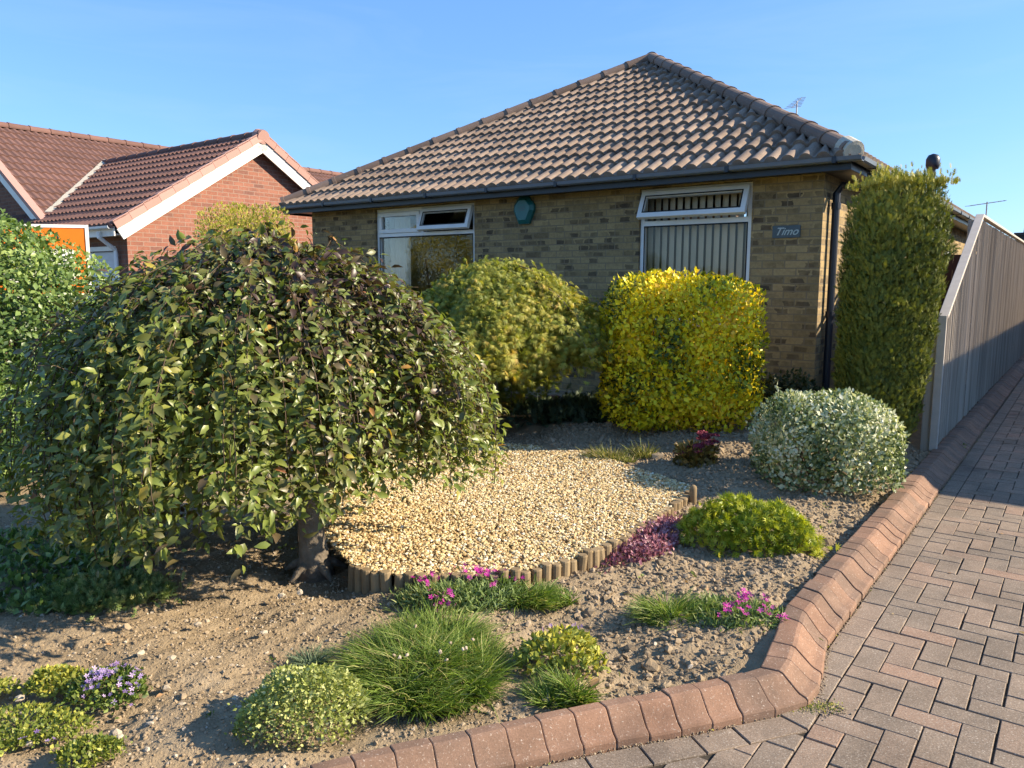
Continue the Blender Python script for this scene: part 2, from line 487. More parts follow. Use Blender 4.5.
# ------------------------------------------------------------------ foliage tools
UPV = np.array([0, 0, 1.0])


def unit(a):
    return a / (np.linalg.norm(a, axis=-1, keepdims=True) + 1e-9)


T_LEAF = (np.array([(0, 0, 0), (-.25, .34, .09), (0, .40, 0), (.25, .34, .09), (-.20, .70, .03), (0, .76, -.07), (.20, .70, .03), (.03, 1.08, -.22)]),
          np.array([(0, 2, 1), (0, 3, 2), (1, 2, 5), (1, 5, 4), (2, 3, 6), (2, 6, 5), (4, 5, 7), (5, 6, 7)]))
T_OVAL = (np.array([(0, 0, 0), (-.30, .45, .07), (0, .5, 0), (.30, .45, .07), (0, 1, -.08)]),
          np.array([(0, 2, 1), (0, 3, 2), (1, 2, 4), (2, 3, 4)]))
T_BLADE = (np.array([(-.07, 0, 0), (.07, 0, 0), (-.07, .5, .04), (.07, .5, .04), (0, 1, -.06)]),
           np.array([(0, 1, 3), (0, 3, 2), (2, 3, 4)]))
_sv, _sf = [(0, 0, 0)], []
for _k, _a in enumerate((-1.25, -.7, -.25, .2, .65, 1.2)):
    _l = 1 - .28 * abs(_a); _b = len(_sv)
    _sv += [(.07 * cos(_a) + .35 * _l * sin(_a), -.07 * sin(_a) + .35 * _l * cos(_a), .03), (-.07 * cos(_a) + .35 * _l * sin(_a), .07 * sin(_a) + .35 * _l * cos(_a), .03), (_l * sin(_a), _l * cos(_a), -.15)]
    _sf += [(0, _b, _b + 1), (_b, _b + 2, _b + 1)]
T_STAR = (np.array(_sv), np.array(_sf))
# a flat conifer spray: a stem with paired side shoots
_cv, _cf = [], []
for (_x, _y, _a, _l) in ((0, 0, 0, 1), (0, .15, .75, .5), (0, .15, -.75, .5), (0, .4, .65, .45), (0, .4, -.65, .45), (0, .62, .5, .33), (0, .62, -.5, .33)):
    _b = len(_cv); _w = .075
    _cv += [(_x - _w * cos(_a), _y + _w * sin(_a), 0), (_x + _w * cos(_a), _y - _w * sin(_a), 0), (_x + _l * sin(_a), _y + _l * cos(_a), .1 * _l)]
    _cf += [(_b, _b + 1, _b + 2)]
T_SPRAY = (np.array(_cv, float), np.array(_cf))
_pv, _pf = [(0, 0, 0)], []
for _k in range(5):
    _a = 2 * pi * _k / 5; _b = len(_pv)
    _pv += [(.55 * cos(_a - .42), .55 * sin(_a - .42), .12), (1.0 * cos(_a - .2), 1.0 * sin(_a - .2), .2), (1.0 * cos(_a + .2), 1.0 * sin(_a + .2), .2), (.55 * cos(_a + .42), .55 * sin(_a + .42), .12)]
    _pf += [(0, _b, _b + 1), (0, _b + 1, _b + 2), (0, _b + 2, _b + 3)]
T_FLOWER = (np.array(_pv), np.array(_pf))


def leaves(name, pos, d, n, size, tmpl, mat, parent, rnd=None, widen=None):
    T, Fc = tmpl
    m = len(pos)
    d = unit(d); x = unit(np.cross(d, n)); z = np.cross(x, d)
    size = np.broadcast_to(np.asarray(size, float), (m,))[:, None, None]
    wd = 1.0 if widen is None else np.asarray(widen)[:, None, None]
    P = pos[:, None, :] + size * (wd * T[None, :, 0:1] * x[:, None, :] + T[None, :, 1:2] * d[:, None, :] + T[None, :, 2:3] * z[:, None, :])
    Fx = (Fc[None] + (np.arange(m) * len(T))[:, None, None]).reshape(-1, 3)
    if rnd is None:
        rnd = rng.random(m)
    V = P.reshape(-1, 3) - (origin_of(parent) if parent is not None else 0)
    me = np_mesh(name, V, Fx, tmpl is T_LEAF or tmpl is T_OVAL, np.repeat(np.clip(rnd, 0, 1), len(T)))
    return link(name, me, mat, parent)


def bumpy(d, amp, freq, seed, k=10):
    r = np.random.default_rng(seed)
    s = np.zeros(len(d))
    for i in range(k):
        q = unit(r.normal(size=3)) * freq * r.uniform(.6, 1.7)
        s += np.sin(d @ q + r.uniform(0, 6.28)) / k ** .5
    return 1 + amp * s


def blob(c, rad, n, p=2.4, amp=.05, freq=5, seed=1, shell=.2, zmin=None, top_only=False, taper=0, lean=(0, 0), rot=0.0):
    """points + outward normals through the outer shell of a clipped shrub"""
    rad = np.asarray(rad, float)
    m = n * 6
    d = unit(rng.normal(size=(m, 3)))
    if top_only:
        d[:, 2] = abs(d[:, 2])
    R = (np.abs(d / rad) ** p).sum(1) ** (-1 / p)
    nr = unit(np.sign(d) * np.abs(d / rad) ** (p - 1) / rad)
    wt = R ** 2 / np.clip((nr * d).sum(1), .15, 1)
    keep = rng.choice(m, n, p=wt / wt.sum(), replace=False)
    d, R, nr = d[keep], R[keep], nr[keep]
    s = 1 - shell * rng.random(n) ** 1.4
    B = d * R[:, None]
    P = B * (s * bumpy(B / rad.mean(), amp, freq, seed))[:, None]
    t = P[:, 2] / rad[2]
    P[:, :2] *= (1 + taper * t)[:, None]
    P[:, 0] += lean[0] * t; P[:, 1] += lean[1] * t
    if rot:
        c_, s_ = cos(rot), sin(rot)
        for A in (P, nr):
            a, b = A[:, 0].copy(), A[:, 1].copy()
            A[:, 0], A[:, 1] = c_ * a - s_ * b, s_ * a + c_ * b
    P = P + np.asarray(c, float)
    k = np.ones(n, bool) if zmin is None else P[:, 2] > zmin
    return P[k], nr[k], s[k]


def shrub(name, label, cat, c, rad, n, leaf, size, tmpl, base_z, up=.3, out=.8, jit=.7, stems=6, stem_r=.012, part='foliage', group=None, hue=.25, inner=.25, szj=.3, **kw):
    """a shrub thing: leafy crown + woody stems"""
    root = thing(name, label, cat, (c[0], c[1], base_z), group)
    P, nr, s = blob(c, rad, n, zmin=base_z + .01, **kw)
    k = len(P)
    d = .45 * out * nr + up * UPV + jit * rng.normal(size=(k, 3))
    nn = 1.2 * nr + .35 * UPV + .38 * rng.normal(size=(k, 3))
    hv = bumpy((P - np.asarray(c)) / max(rad), hue, 7, 77) - 1
    r = np.clip(.12 + .76 * rng.random(k) + hv, 0, 1)
    ns_ = max(10, n // 420); pick = rng.choice(k, ns_)
    xs, xd = [], []
    for i in pick:
        g_ = nr[i] * .6 + UPV * .8 + .4 * rng.normal(size=3); g_ /= np.linalg.norm(g_); ll = size * rng.uniform(1.0, 3.0)
        for t in np.linspace(.1, 1, 7):
            xs.append(P[i] + g_ * ll * t + rng.normal(size=3) * size * .12); xd.append(g_ + .9 * rng.normal(size=3))
    P = np.concatenate([P, xs]); d = np.concatenate([d, xd]); nn = np.concatenate([nn, UPV + .8 * rng.normal(size=(len(xs), 3))]); r = np.concatenate([r, .35 + .65 * rng.random(len(xs))]); k = len(P)
    leaves(part, P, d, nn, size * (1 + szj * rng.normal(size=k)).clip(.4, 1.7), tmpl, leaf, root, r)
    b = MB()
    for i in range(stems):
        a = 2 * pi * i / stems + rng.uniform(-.3, .3)
        e = np.array([c[0] + .6 * rad[0] * cos(a), c[1] + .6 * rad[1] * sin(a), c[2] + rad[2] * rng.uniform(.1, .6)])
        q = np.array([c[0] + .12 * rad[0] * cos(a), c[1] + .12 * rad[1] * sin(a), base_z - .03])
        b.tube([q, q * .5 + e * .5 + np.array([0, 0, .06 * rad[2]]), e], [stem_r, stem_r * .8, stem_r * .4], 6)
    b.build('stems', M['twig'], root, smooth=True)
    return root


def blades(name, base, direc, length, width, mat, parent, droop=.5, rnd=None):
    """curved grass blades"""
    m = len(base)
    direc = unit(direc)
    side = unit(np.cross(direc, rng.normal(size=(m, 3))))
    hor = direc.copy(); hor[:, 2] = 0
    hor = unit(hor + .15 * rng.normal(size=(m, 3)) * np.array([1, 1, 0]))
    ts = [0, .35, .7, 1]
    rows = []
    for t in ts:
        p = base + direc * (length * t)[:, None] + (hor * .55 - UPV * .45) * (length * droop * t * t)[:, None]
        wd = width * (1 - .85 * t * t) / 2
        rows.append(np.stack([p - side * wd[:, None], p + side * wd[:, None]], 1))
    V = np.stack(rows, 1).reshape(-1, 3)
    off = (np.arange(m) * 8)[:, None, None]
    q = np.array([(0, 1, 3, 2), (2, 3, 5, 4), (4, 5, 7, 6)])[None] + off
    if rnd is None:
        rnd = rng.random(m)
    V = V - (origin_of(parent) if parent is not None else 0)
    me = np_mesh(name, V, q.reshape(-1, 4), False, np.repeat(rnd, 8))
    return link(name, me, mat, parent)


def disc(c, rx, ry, n, rot=0, power=.5):
    a = rng.random(n) * 2 * pi; r = rng.random(n) ** power
    x, y = rx * r * np.cos(a), ry * r * np.sin(a)
    X = c[0] + x * cos(rot) - y * sin(rot); Y = c[1] + x * sin(rot) + y * cos(rot)
    return np.stack([X, Y, gz(X, Y)], 1), r, np.stack([np.cos(a + rot), np.sin(a + rot), 0 * a], 1)


def tuft(name, label, cat, c, rx, ry, h, n, mat, width=.004, spread=.7, droop=.6, rot=0, group=None):
    root = thing(name, label, cat, (c[0], c[1], gz(c[0], c[1])), group)
    P, r, o = disc(c, rx * .8, ry * .8, n, rot, .55)
    k_ = max(2, int(n / 480)); sub = c[:2] + (rng.uniform(-1, 1, (k_, 2)) * [rx, ry]) * .75
    dd_ = P[:, None, :2] - sub[None]; nn_ = np.argmin((dd_ ** 2).sum(2), 1); dv = dd_[np.arange(n), nn_]
    o = .35 * o + .8 * np.concatenate([dv / (np.linalg.norm(dv, axis=1, keepdims=True) + 1e-6), np.zeros((n, 1))], 1)
    hk = rng.uniform(.6, 1.25, k_)[nn_] * np.where(rng.random(n) < .08, 1.35, 1.0)
    P[:, 2] -= .005
    d = UPV + o * (spread * (.35 + .65 * r))[:, None] + .30 * rng.normal(size=(n, 3))
    d[:, 2] = abs(d[:, 2]) + .2
    L = hk * h * (1.08 - .35 * r) * rng.uniform(.6, 1.25, n)
    blades('blades', P, d, L, width * rng.uniform(.7, 1.3, n), mat, root, droop)
    return root


def flowers(name, P, mat, parent, size, up=1.0, jit=.5):
    k = len(P)
    nrm = unit(UPV * up + jit * rng.normal(size=(k, 3)) + np.array([.2, -.35, 0]))
    d = unit(np.cross(nrm, rng.normal(size=(k, 3))))
    return leaves(name, P, d, nrm, size * rng.uniform(.7, 1.2, k), T_FLOWER, mat, parent)


# ------------------------------------------------------------------ camera, sun, sky
cam = bpy.data.cameras.new('camera')
cam.sensor_width = 36; cam.sensor_fit = 'HORIZONTAL'; cam.lens = FOCAL / 1024 * 36
cam.clip_start = .05; cam.clip_end = 2000
co = bpy.data.objects.new('camera', cam); COL.objects.link(co)
co.location = (0, 0, EYE)
from mathutils import Matrix
mw = Matrix(((RT[0], UP[0], -_fw[0], 0), (RT[1], UP[1], -_fw[1], 0), (RT[2], UP[2], -_fw[2], EYE), (0, 0, 0, 1)))
co.matrix_world = mw
S.camera = co

sl = bpy.data.lights.new('sun', 'SUN'); sl.energy = 5.0; sl.angle = radians(.55); sl.color = (1, .85, .63)
so = bpy.data.objects.new('sun', sl); COL.objects.link(so)
SUNV = np.array([cos(SUN_EL) * cos(SUN_AZ), cos(SUN_EL) * sin(SUN_AZ), sin(SUN_EL)])
from mathutils import Vector
so.rotation_euler = Vector(SUNV).to_track_quat('Z', 'Y').to_euler()
so.location = (20, -3, 12)

wd = bpy.data.worlds.new('World'); S.world = wd; wd.use_nodes = True
nt = wd.node_tree
for n_ in list(nt.nodes): nt.nodes.remove(n_)
wo = nt.nodes.new('ShaderNodeOutputWorld')
bg = nt.nodes.new('ShaderNodeBackground'); bg.inputs[1].default_value = .106
sk = nt.nodes.new('ShaderNodeTexSky'); sk.sky_type = 'NISHITA'; sk.sun_disc = False
sk.sun_elevation = SUN_EL; sk.sun_rotation = radians(90) - SUN_AZ
sk.air_density = 1.0; sk.dust_density = .6; sk.ozone_density = 2.0
geo = nt.nodes.new('ShaderNodeTexCoord')
mp = nt.nodes.new('ShaderNodeMapping'); mp.inputs['Scale'].default_value = (1.2, 2.2, 9)
mp.inputs['Rotation'].default_value = (.12, .1, .5)
nt.links.new(geo.outputs['Generated'], mp.inputs[0])
cn = noise(nt, 2.1, 7, .58, mp.outputs[0], .5)
cr = N(nt, 'MapRange'); cr.inputs[1].default_value = .47; cr.inputs[2].default_value = .85; cr.inputs[4].default_value = .17
nt.links.new(cn, cr.inputs[0])
tint = mixc(nt, 1.0, sk.outputs[0], (.74, .92, 1.16), 'MULTIPLY')
skc = mixc(nt, cr.outputs[0], tint, (4.6, 5.0, 5.6))
skc = mixc(nt, .42, skc, (.74, 1.95, 4.1))
nt.links.new(skc, bg.inputs[0]); nt.links.new(bg.outputs[0], wo.inputs[0])

S.view_settings.view_transform = 'Standard'; S.view_settings.look = 'None'
S.view_settings.exposure = 1.2; S.view_settings.gamma = 1.0
S.cycles.use_denoising = True
S.cycles.max_bounces = 8; S.cycles.transparent_max_bounces = 12
S.cycles.use_adaptive_sampling = True; S.cycles.adaptive_threshold = .02

# ------------------------------------------------------------------ ground and garden soil
g = MB(); q = 400
g.face([(-q, -q, -.06), (q, -q, -.06), (q, q, -.06), (-q, q, -.06)])
o = g.build('ground', M['lawn']); tag(o, kind='structure')

# kerb stations: (outer bottom, inner top) pairs, from the far end round the corner to the front
def P2(w, v): return W(w, v)[:2]
KO = [P2(-1.34, v) for v in (13.5, 6.0, 0.0, -3.0, -4.55)] + [np.array(p) for p in
     [(1.135, 2.665), (1.09, 2.60), (1.01, 2.545), (.86, 2.50), (.60, 2.405), (.30, 2.315), (.05, 2.225), (-.22, 2.12), (-.50, 2.0), (-1.0, 1.78), (-2.0, 1.3), (-4.0, .2)]]
KI = [P2(-1.135, v) for v in (13.5, 6.0, 0.0, -3.0, -4.45)] + [np.array(p) for p in
     [(.955, 2.745), (.93, 2.69), (.885, 2.65), (.80, 2.622), (.55, 2.53), (.25, 2.42), (.0, 2.327), (-.27, 2.225), (-.56, 2.10), (-1.08, 1.885), (-2.1, 1.45), (-4.1, .36)]]
KO = np.array(KO); KI = np.array(KI)


def resample(A, B, step):
    mid = (A + B) / 2
    L = np.concatenate([[0], np.cumsum(np.linalg.norm(np.diff(mid, axis=0), axis=1))])
    k = int(L[-1] / step)
    t = np.linspace(0, L[-1], k + 1)
    f = lambda Q: np.stack([np.interp(t, L, Q[:, 0]), np.interp(t, L, Q[:, 1])], 1)
    return f(A), f(B)


ko, ki = resample(KO, KI, .118)
prof = [(0, -.06), (0, .092), (.025, .101), (.40, .105), (.48, .100), (.78, .048), (.84, .040), (.97, .030), (1.0, .022), (1.0, -.06)]
kb = MB()
for i in range(len(ko) - 1):
    a = rng.choice([.004, .006, .009, .016, .022])
    dz = rng.normal() * .0022; sh = rng.normal() * .006; sh2 = sh + rng.normal() * .005; tz = rng.normal() * .0012
    r = np.clip(rng.random() * .9 + .05, 0, 1)
    o1, o2 = ko[i] * (1 - a) + ko[i + 1] * a, ko[i + 1] * (1 - a) + ko[i] * a
    i1, i2 = ki[i] * (1 - a) + ki[i + 1] * a, ki[i + 1] * (1 - a) + ki[i] * a
    ringA = [np.append(i1 + (o1 - i1) * (t + sh), z + dz) for t, z in prof]
    ringB = [np.append(i2 + (o2 - i2) * (t + sh2), z + dz + tz) for t, z in prof]
    b = len(kb.v)
    kb.v += ringA + ringB; kb.r += [r] * (2 * len(prof))
    n_ = len(prof)
    for k in range(n_ - 1):
        kb.f.append([b + k, b + k + 1, b + n_ + k + 1, b + n_ + k]); kb.uv.append([(0, 0)] * 4)
    kb.f.append([b + k for k in range(n_)][::-1]); kb.uv.append([(0, 0)] * n_)
    kb.f.append([b + n_ + k for k in range(n_)]); kb.uv.append([(0, 0)] * n_)
o = kb.build('kerb', M['kerb'], bevel=.004); tag(o, kind='structure')
o = None
# mortar bed under the kerb blocks
mbd = MB()
for i in range(len(ko) - 1):
    pr = [(.03, -.055), (.03, .078), (.44, .088), (.76, .036), (.97, .01), (.97, -.055)]
    A = [np.append(ki[i] + (ko[i] - ki[i]) * t, z) for t, z in pr]; B = [np.append(ki[i + 1] + (ko[i + 1] - ki[i + 1]) * t, z) for t, z in pr]
    for k in range(len(pr) - 1):
        mbd.face([A[k], A[k + 1], B[k + 1], B[k]])
o = mbd.build('kerb_bed', M['kerb_mortar']); tag(o, kind='structure')

# garden soil: fine grid, trimmed along the kerb
def in_garden(x, y, pad=0.0):
    """inside the bed bounded by the kerb"""
    w, v = wv(np.stack([x, y], -1))
    yk = np.interp(x, KI[5:][::-1, 0], KI[5:][::-1, 1])
    return (w > -1.13 + pad) & ((y > yk + pad) | (x > .96)) & (v < 6)


gx = np.concatenate([np.arange(-9, -2.4, .06), np.arange(-2.4, 2.6, .018), np.arange(2.6, 5.4, .05)])
gy = np.concatenate([np.arange(.3, 1.8, .06), np.arange(1.8, 5.6, .018), np.arange(5.6, 13, .06)])
X, Y = np.meshgrid(gx, gy)
Z = gz(X, Y, True)
# the soil meets the kerb just under its top and the drive side is cut away
V = np.stack([X, Y, Z], -1).reshape(-1, 3)
nx, ny = len(gx), len(gy)
I = np.arange(nx * ny).reshape(ny, nx)
quads = np.stack([I[:-1, :-1], I[:-1, 1:], I[1:, 1:], I[1:, :-1]], -1).reshape(-1, 4)
cx = V[quads][:, :, 0].mean(1); cy = V[quads][:, :, 1].mean(1)
keep = in_garden(cx, cy, -.10)
quads = quads[keep]
used = np.unique(quads); mp_ = -np.ones(len(V), int); mp_[used] = np.arange(len(used))
me = np_mesh('garden_soil', V[used], mp_[quads], True)
o = link('garden_soil', me, M['soil']); tag(o, kind='structure')

# stones / clods (one of each shape squashed and turned)
phi = (1 + 5 ** .5) / 2
ICO = unit(np.array([(-1, phi, 0), (1, phi, 0), (-1, -phi, 0), (1, -phi, 0), (0, -1, phi), (0, 1, phi), (0, -1, -phi), (0, 1, -phi), (phi, 0, -1), (phi, 0, 1), (-phi, 0, -1), (-phi, 0, 1)], float))
ICF = np.array([(0, 11, 5), (0, 5, 1), (0, 1, 7), (0, 7, 10), (0, 10, 11), (1, 5, 9), (5, 11, 4), (11, 10, 2), (10, 7, 6), (7, 1, 8), (3, 9, 4), (3, 4, 2), (3, 2, 6), (3, 6, 8), (3, 8, 9), (4, 9, 5), (2, 4, 11), (6, 2, 10), (8, 6, 7), (9, 8, 1)])


def stones(name, P, size, mat, flat=.65, jag=.22, rnd=None, smooth=False, parent=None, sink=.25):
    m = len(P)
    Vv = ICO[None] * (1 + jag * rng.normal(size=(m, 12, 1)))
    Vv = Vv * np.stack([np.ones(m), rng.uniform(.6, 1, m), rng.uniform(flat * .7, flat * 1.3, m)], 1)[:, None, :]
    a = rng.random(m) * 2 * pi; b = rng.normal(size=m) * .45
    ca, sa, cb, sb = np.cos(a)[:, None], np.sin(a)[:, None], np.cos(b)[:, None], np.sin(b)[:, None]
    x, y, z = Vv[..., 0], Vv[..., 1], Vv[..., 2]
    y, z = cb * y - sb * z, sb * y + cb * z
    x, y = ca * x - sa * y, sa * x + ca * y
    Vv = np.stack([x, y, z], -1) * np.asarray(size)[:, None, None]
    Vv = Vv + P[:, None, :] + np.array([0, 0, 1.0]) * (np.asarray(size) * flat * (.5 - sink))[:, None, None]
    Fx = (ICF[None] + (np.arange(m) * 12)[:, None, None]).reshape(-1, 3)
    if rnd is None: rnd = rng.random(m)
    V_ = Vv.reshape(-1, 3) - (origin_of(parent) if parent is not None else 0)
    return link(name, np_mesh(name, V_, Fx, smooth, np.repeat(rnd, 12)), mat, parent)


# ---- gravel circle and its log edging (measured on the ground)
EDGE_PX = [(352, 566), (372, 573), (400, 576), (440, 578), (480, 577), (520, 573), (560, 565), (596, 553), (622, 540), (646, 524), (668, 510), (690, 495)]
edge = np.array([at(px, py, .125)[:2] for px, py in EDGE_PX])
back = np.array([P2(w, v) for w, v in ((.62, -2.05), (1.0, -1.72), (1.6, -1.55), (2.5, -1.5), (3.4, -1.55), (4.1, -1.9), (4.4, -2.6))])
back = np.array([at(690, 484, .15)[:2], at(640, 468, .16)[:2], at(590, 452, .17)[:2], at(540, 445, .17)[:2], at(495, 440, .18)[:2], at(440, 440, .18)[:2], at(380, 446, .17)[:2], at(330, 470, .16)[:2], at(310, 520, .15)[:2]])
poly = np.concatenate([edge, back])


def inside(x, y, poly):
    r = np.zeros(len(x), bool)
    j = len(poly) - 1
    for i in range(len(poly)):
        xi, yi = poly[i]; xj, yj = poly[j]
        k = ((yi > y) != (yj > y)) & (x < (xj - xi) * (y - yi) / (yj - yi + 1e-12) + xi)
        r ^= k; j = i
    return r


lo, hi = poly.min(0), poly.max(0)
gravel_z = lambda x, y: np.maximum(gz(x, y) + .022, .128 + 0 * np.asarray(x))
# bed sheet
bx = np.arange(lo[0], hi[0], .04); by = np.arange(lo[1], hi[1], .04)
Xb, Yb = np.meshgrid(bx, by)
Vb = np.stack([Xb, Yb, gravel_z(Xb, Yb) - .008], -1).reshape(-1, 3)
Ib = np.arange(len(bx) * len(by)).reshape(len(by), len(bx))
qb = np.stack([Ib[:-1, :-1], Ib[:-1, 1:], Ib[1:, 1:], Ib[1:, :-1]], -1).reshape(-1, 4)
qb = qb[inside(Vb[qb][:, :, 0].mean(1), Vb[qb][:, :, 1].mean(1), poly)]
o = link('gravel_path_bed', np_mesh('gravel_path_bed', Vb, qb), M['gravel_bed']); tag(o, kind='structure')
n_ = 52000
gp = rng.uniform(lo, hi, (n_, 2)); gp = gp[inside(gp[:, 0], gp[:, 1], poly)]
gp = np.stack([gp[:, 0], gp[:, 1], gravel_z(gp[:, 0], gp[:, 1]) + rng.random(len(gp)) * .008], 1)
o = stones('gravel', gp, rng.uniform(.006, .0125, len(gp)), M['gravel'], .6, .15)
tag(o, 'loose golden gravel stones filling the rounded patch behind log edging', 'gravel', kind='stuff')
# a few strays outside the edging
# logs
L = np.concatenate([[0], np.cumsum(np.linalg.norm(np.diff(edge, axis=0), axis=1))])
lr = thing('log_roll_edging', 'curved edging of short upright timber logs holding back the gravel', 'garden edging', (edge[4][0], edge[4][1], gz(*edge[4])))
step = .056
ts = np.arange(0, L[-1], step)
for i, t in enumerate(ts):
    x, y = np.interp(t, L, edge[:, 0]), np.interp(t, L, edge[:, 1])
    b = MB()
    h = (.125 if t < L[-1] * .62 else .10) + rng.normal() * .007
    g0 = gz(x, y)
    rr = .027 * rng.uniform(.92, 1.06)
    tl = rng.normal(size=2) * .006
    top = np.array([x + tl[0], y + tl[1], max(g0 + .05, .138) + rng.normal() * .006])
    b.tube([(x, y, g0 - .06), top - np.array([0, 0, .006]), top], [rr, rr, rr * .86], 12, r=rng.random())
    b.build('log', M['log'], lr, smooth=False)
stump = at(691, 494, .17)
t_ = thing('edging_post', 'short rounded timber post at the right end of the gravel edging', 'post', (stump[0] + .02, stump[1] + .03, gz(stump[0], stump[1])))
b = MB(); p0 = np.array(t_.location); b.tube([p0 - [0, 0, .05], p0 + [0, 0, .10], p0 + [0.004, 0, .118], p0 + [.005, 0, .124]], [.024, .024, .018, .006], 12); b.build('post_body', M['log'], t_, smooth=True)

# clods over the open soil
n_ = 92000
cp = np.stack([rng.uniform(-3.2, 3.5, n_), rng.uniform(1.6, 6.9, n_)], 1)
k = in_garden(cp[:, 0], cp[:, 1], -.01) & ~inside(cp[:, 0], cp[:, 1], poly)
cp = cp[k]
# rougher in the dug patch to the right, finer on the left
right = sm(-.3, .5, cp[:, 0])
sz = (.0035 + .0085 * rng.random(len(cp)) ** 2.6) * (.9 + 1.1 * right * rng.random(len(cp)))
sz = np.where(rng.random(len(cp)) < .012, sz * 2.2, sz)
o = stones('soil_clods', np.stack([cp[:, 0], cp[:, 1], gz(cp[:, 0], cp[:, 1], True)], 1), sz, M['clod'], .75, .2, np.clip(rng.random(len(cp)) * (1.0 - .18 * right), 0, 1), sink=.3)
tag(o, 'crumbly dry soil clods and small pebbles over the flower bed', 'soil', kind='stuff')

# ------------------------------------------------------------------ drive: herringbone block paving
def clip(poly2, nrm, off):
    """keep the part with p.n >= off"""
    out = []
    for i in range(len(poly2)):
        a, b = poly2[i], poly2[(i + 1) % len(poly2)]
        da, db = a @ nrm - off, b @ nrm - off
        if da >= 0: out.append(a)
        if (da >= 0) != (db >= 0):
            out.append(a + (b - a) * da / (da - db))
    return out


def shrink(poly2, d):
    """inset a convex polygon (counter clockwise)"""
    r = list(poly2)
    for i in range(len(poly2)):
        a, b = poly2[i], poly2[(i + 1) % len(poly2)]
        e = b - a
        if np.linalg.norm(e) < 1e-6: continue
        nn = np.array([-e[1], e[0]]) / np.linalg.norm(e)
        r = clip(r, nn, a @ nn + d)
        if len(r) < 3: return []
    return r


def ccw(p):
    a = sum(p[i][0] * p[(i + 1) % len(p)][1] - p[(i + 1) % len(p)][0] * p[i][1] for i in range(len(p)))
    return list(p) if a > 0 else list(p)[::-1]


pv = MB()


def paver(poly2, r=None):
    p = ccw([np.asarray(q, float) for q in poly2])
    a = shrink(p, .0026); t = shrink(p, .0052)
    if len(a) < 3 or len(a) != len(t): return
    ar = abs(sum(t[i][0] * t[(i + 1) % len(t)][1] - t[(i + 1) % len(t)][0] * t[i][1] for i in range(len(t)))) / 2
    if ar < .0007: return
    c = np.mean(t, axis=0); tl = rng.normal(size=2) * .007; dz = rng.normal() * .0009
    zf = lambda q: dz + (q - c) @ tl
    n = len(a); b = len(pv.v)
    pv.v += [np.append(q, -.04) for q in a] + [np.append(q, zf(q) - .0025) for q in a] + [np.append(q, zf(q)) for q in t]
    rr = np.clip(rng.beta(1.6, 2.0), 0, 1) if r is None else r
    pv.r += [rr] * (3 * n)
    for lv in (0, 1):
        for i in range(n):
            j = (i + 1) % n
            pv.f.append([b + lv * n + i, b + lv * n + j, b + (lv + 1) * n + j, b + (lv + 1) * n + i]); pv.uv.append([(0, 0)] * 4)
    pv.f.append([b + 2 * n + i for i in range(n)]); pv.uv.append([(0, 0)] * n)


BW = .108   # border course
# edges of the paved field (outer kerb line), as half planes: points with (p-a).n > 0 are drive
fpts = [np.array(p) for p in [(1.03, 2.555), (.60, 2.405), (.05, 2.225), (-.50, 2.0), (-2.0, 1.3), (-4.0, .2)]]
planes = [(-Fd[:2], (-Fd[:2]) @ P2(-1.345, 0))]
for a, b in zip(fpts[:-1], fpts[1:]):
    e = (b - a) / np.linalg.norm(b - a); nn = np.array([-e[1], e[0]])
    if nn[1] > 0: nn = -nn
    planes.append((nn, nn @ a))


def drive_planes(p):
    k = 1
    while k < len(fpts) - 1 and p[0] < fpts[k][0]: k += 1
    return [planes[0], planes[k]]


def drive_dist(p):
    return max(p @ n - o for n, o in drive_planes(p))


u_, v_ = -Fd[:2], Dd[:2]
base = P2(-1.345 - BW, -6.0)
A_ = .103
for i in range(-34, 60):
    for j in range(-6, 190):
        # 90 degree herringbone on a grid of half blocks
        k = (i - j) % 4
        if k == 0: cells = (i, j, 2, 1)
        elif k == 3: cells = (i, j, 1, 2)
        else: continue
        a0 = base + u_ * (cells[0] * A_) + v_ * (cells[1] * A_)
        a0 = a0 + rng.normal(size=2) * .0012
        c = a0 + u_ * (cells[2] * A_ / 2) + v_ * (cells[3] * A_ / 2)
        if c[1] < .9 or c[1] > 17 or c[0] < -1.2 or c[0] > 13: continue
        if drive_dist(c) < BW - .15: continue
        q = [a0, a0 + u_ * cells[2] * A_, a0 + u_ * cells[2] * A_ + v_ * cells[3] * A_, a0 + v_ * cells[3] * A_]
        n, off = max(drive_planes(c), key=lambda t_: c @ t_[0] - t_[1])
        q = clip(q, n, off + BW)
        if len(q) >= 3: paver(q)
# border courses
def border(a, b, nn, ln=.206):
    e = b - a; Lg = np.linalg.norm(e); e = e / Lg
    k = max(1, round(Lg / ln)); s = Lg / k
    for i in range(k):
        p = a + e * s * i; q = p + e * s
        paver([p, q, q + nn * BW, p + nn * BW], np.clip(rng.normal(.28, .2), 0, 1))
def meet(n1, o1, n2, o2):
    return np.linalg.solve(np.array([n1, n2]), np.array([o1, o2]))


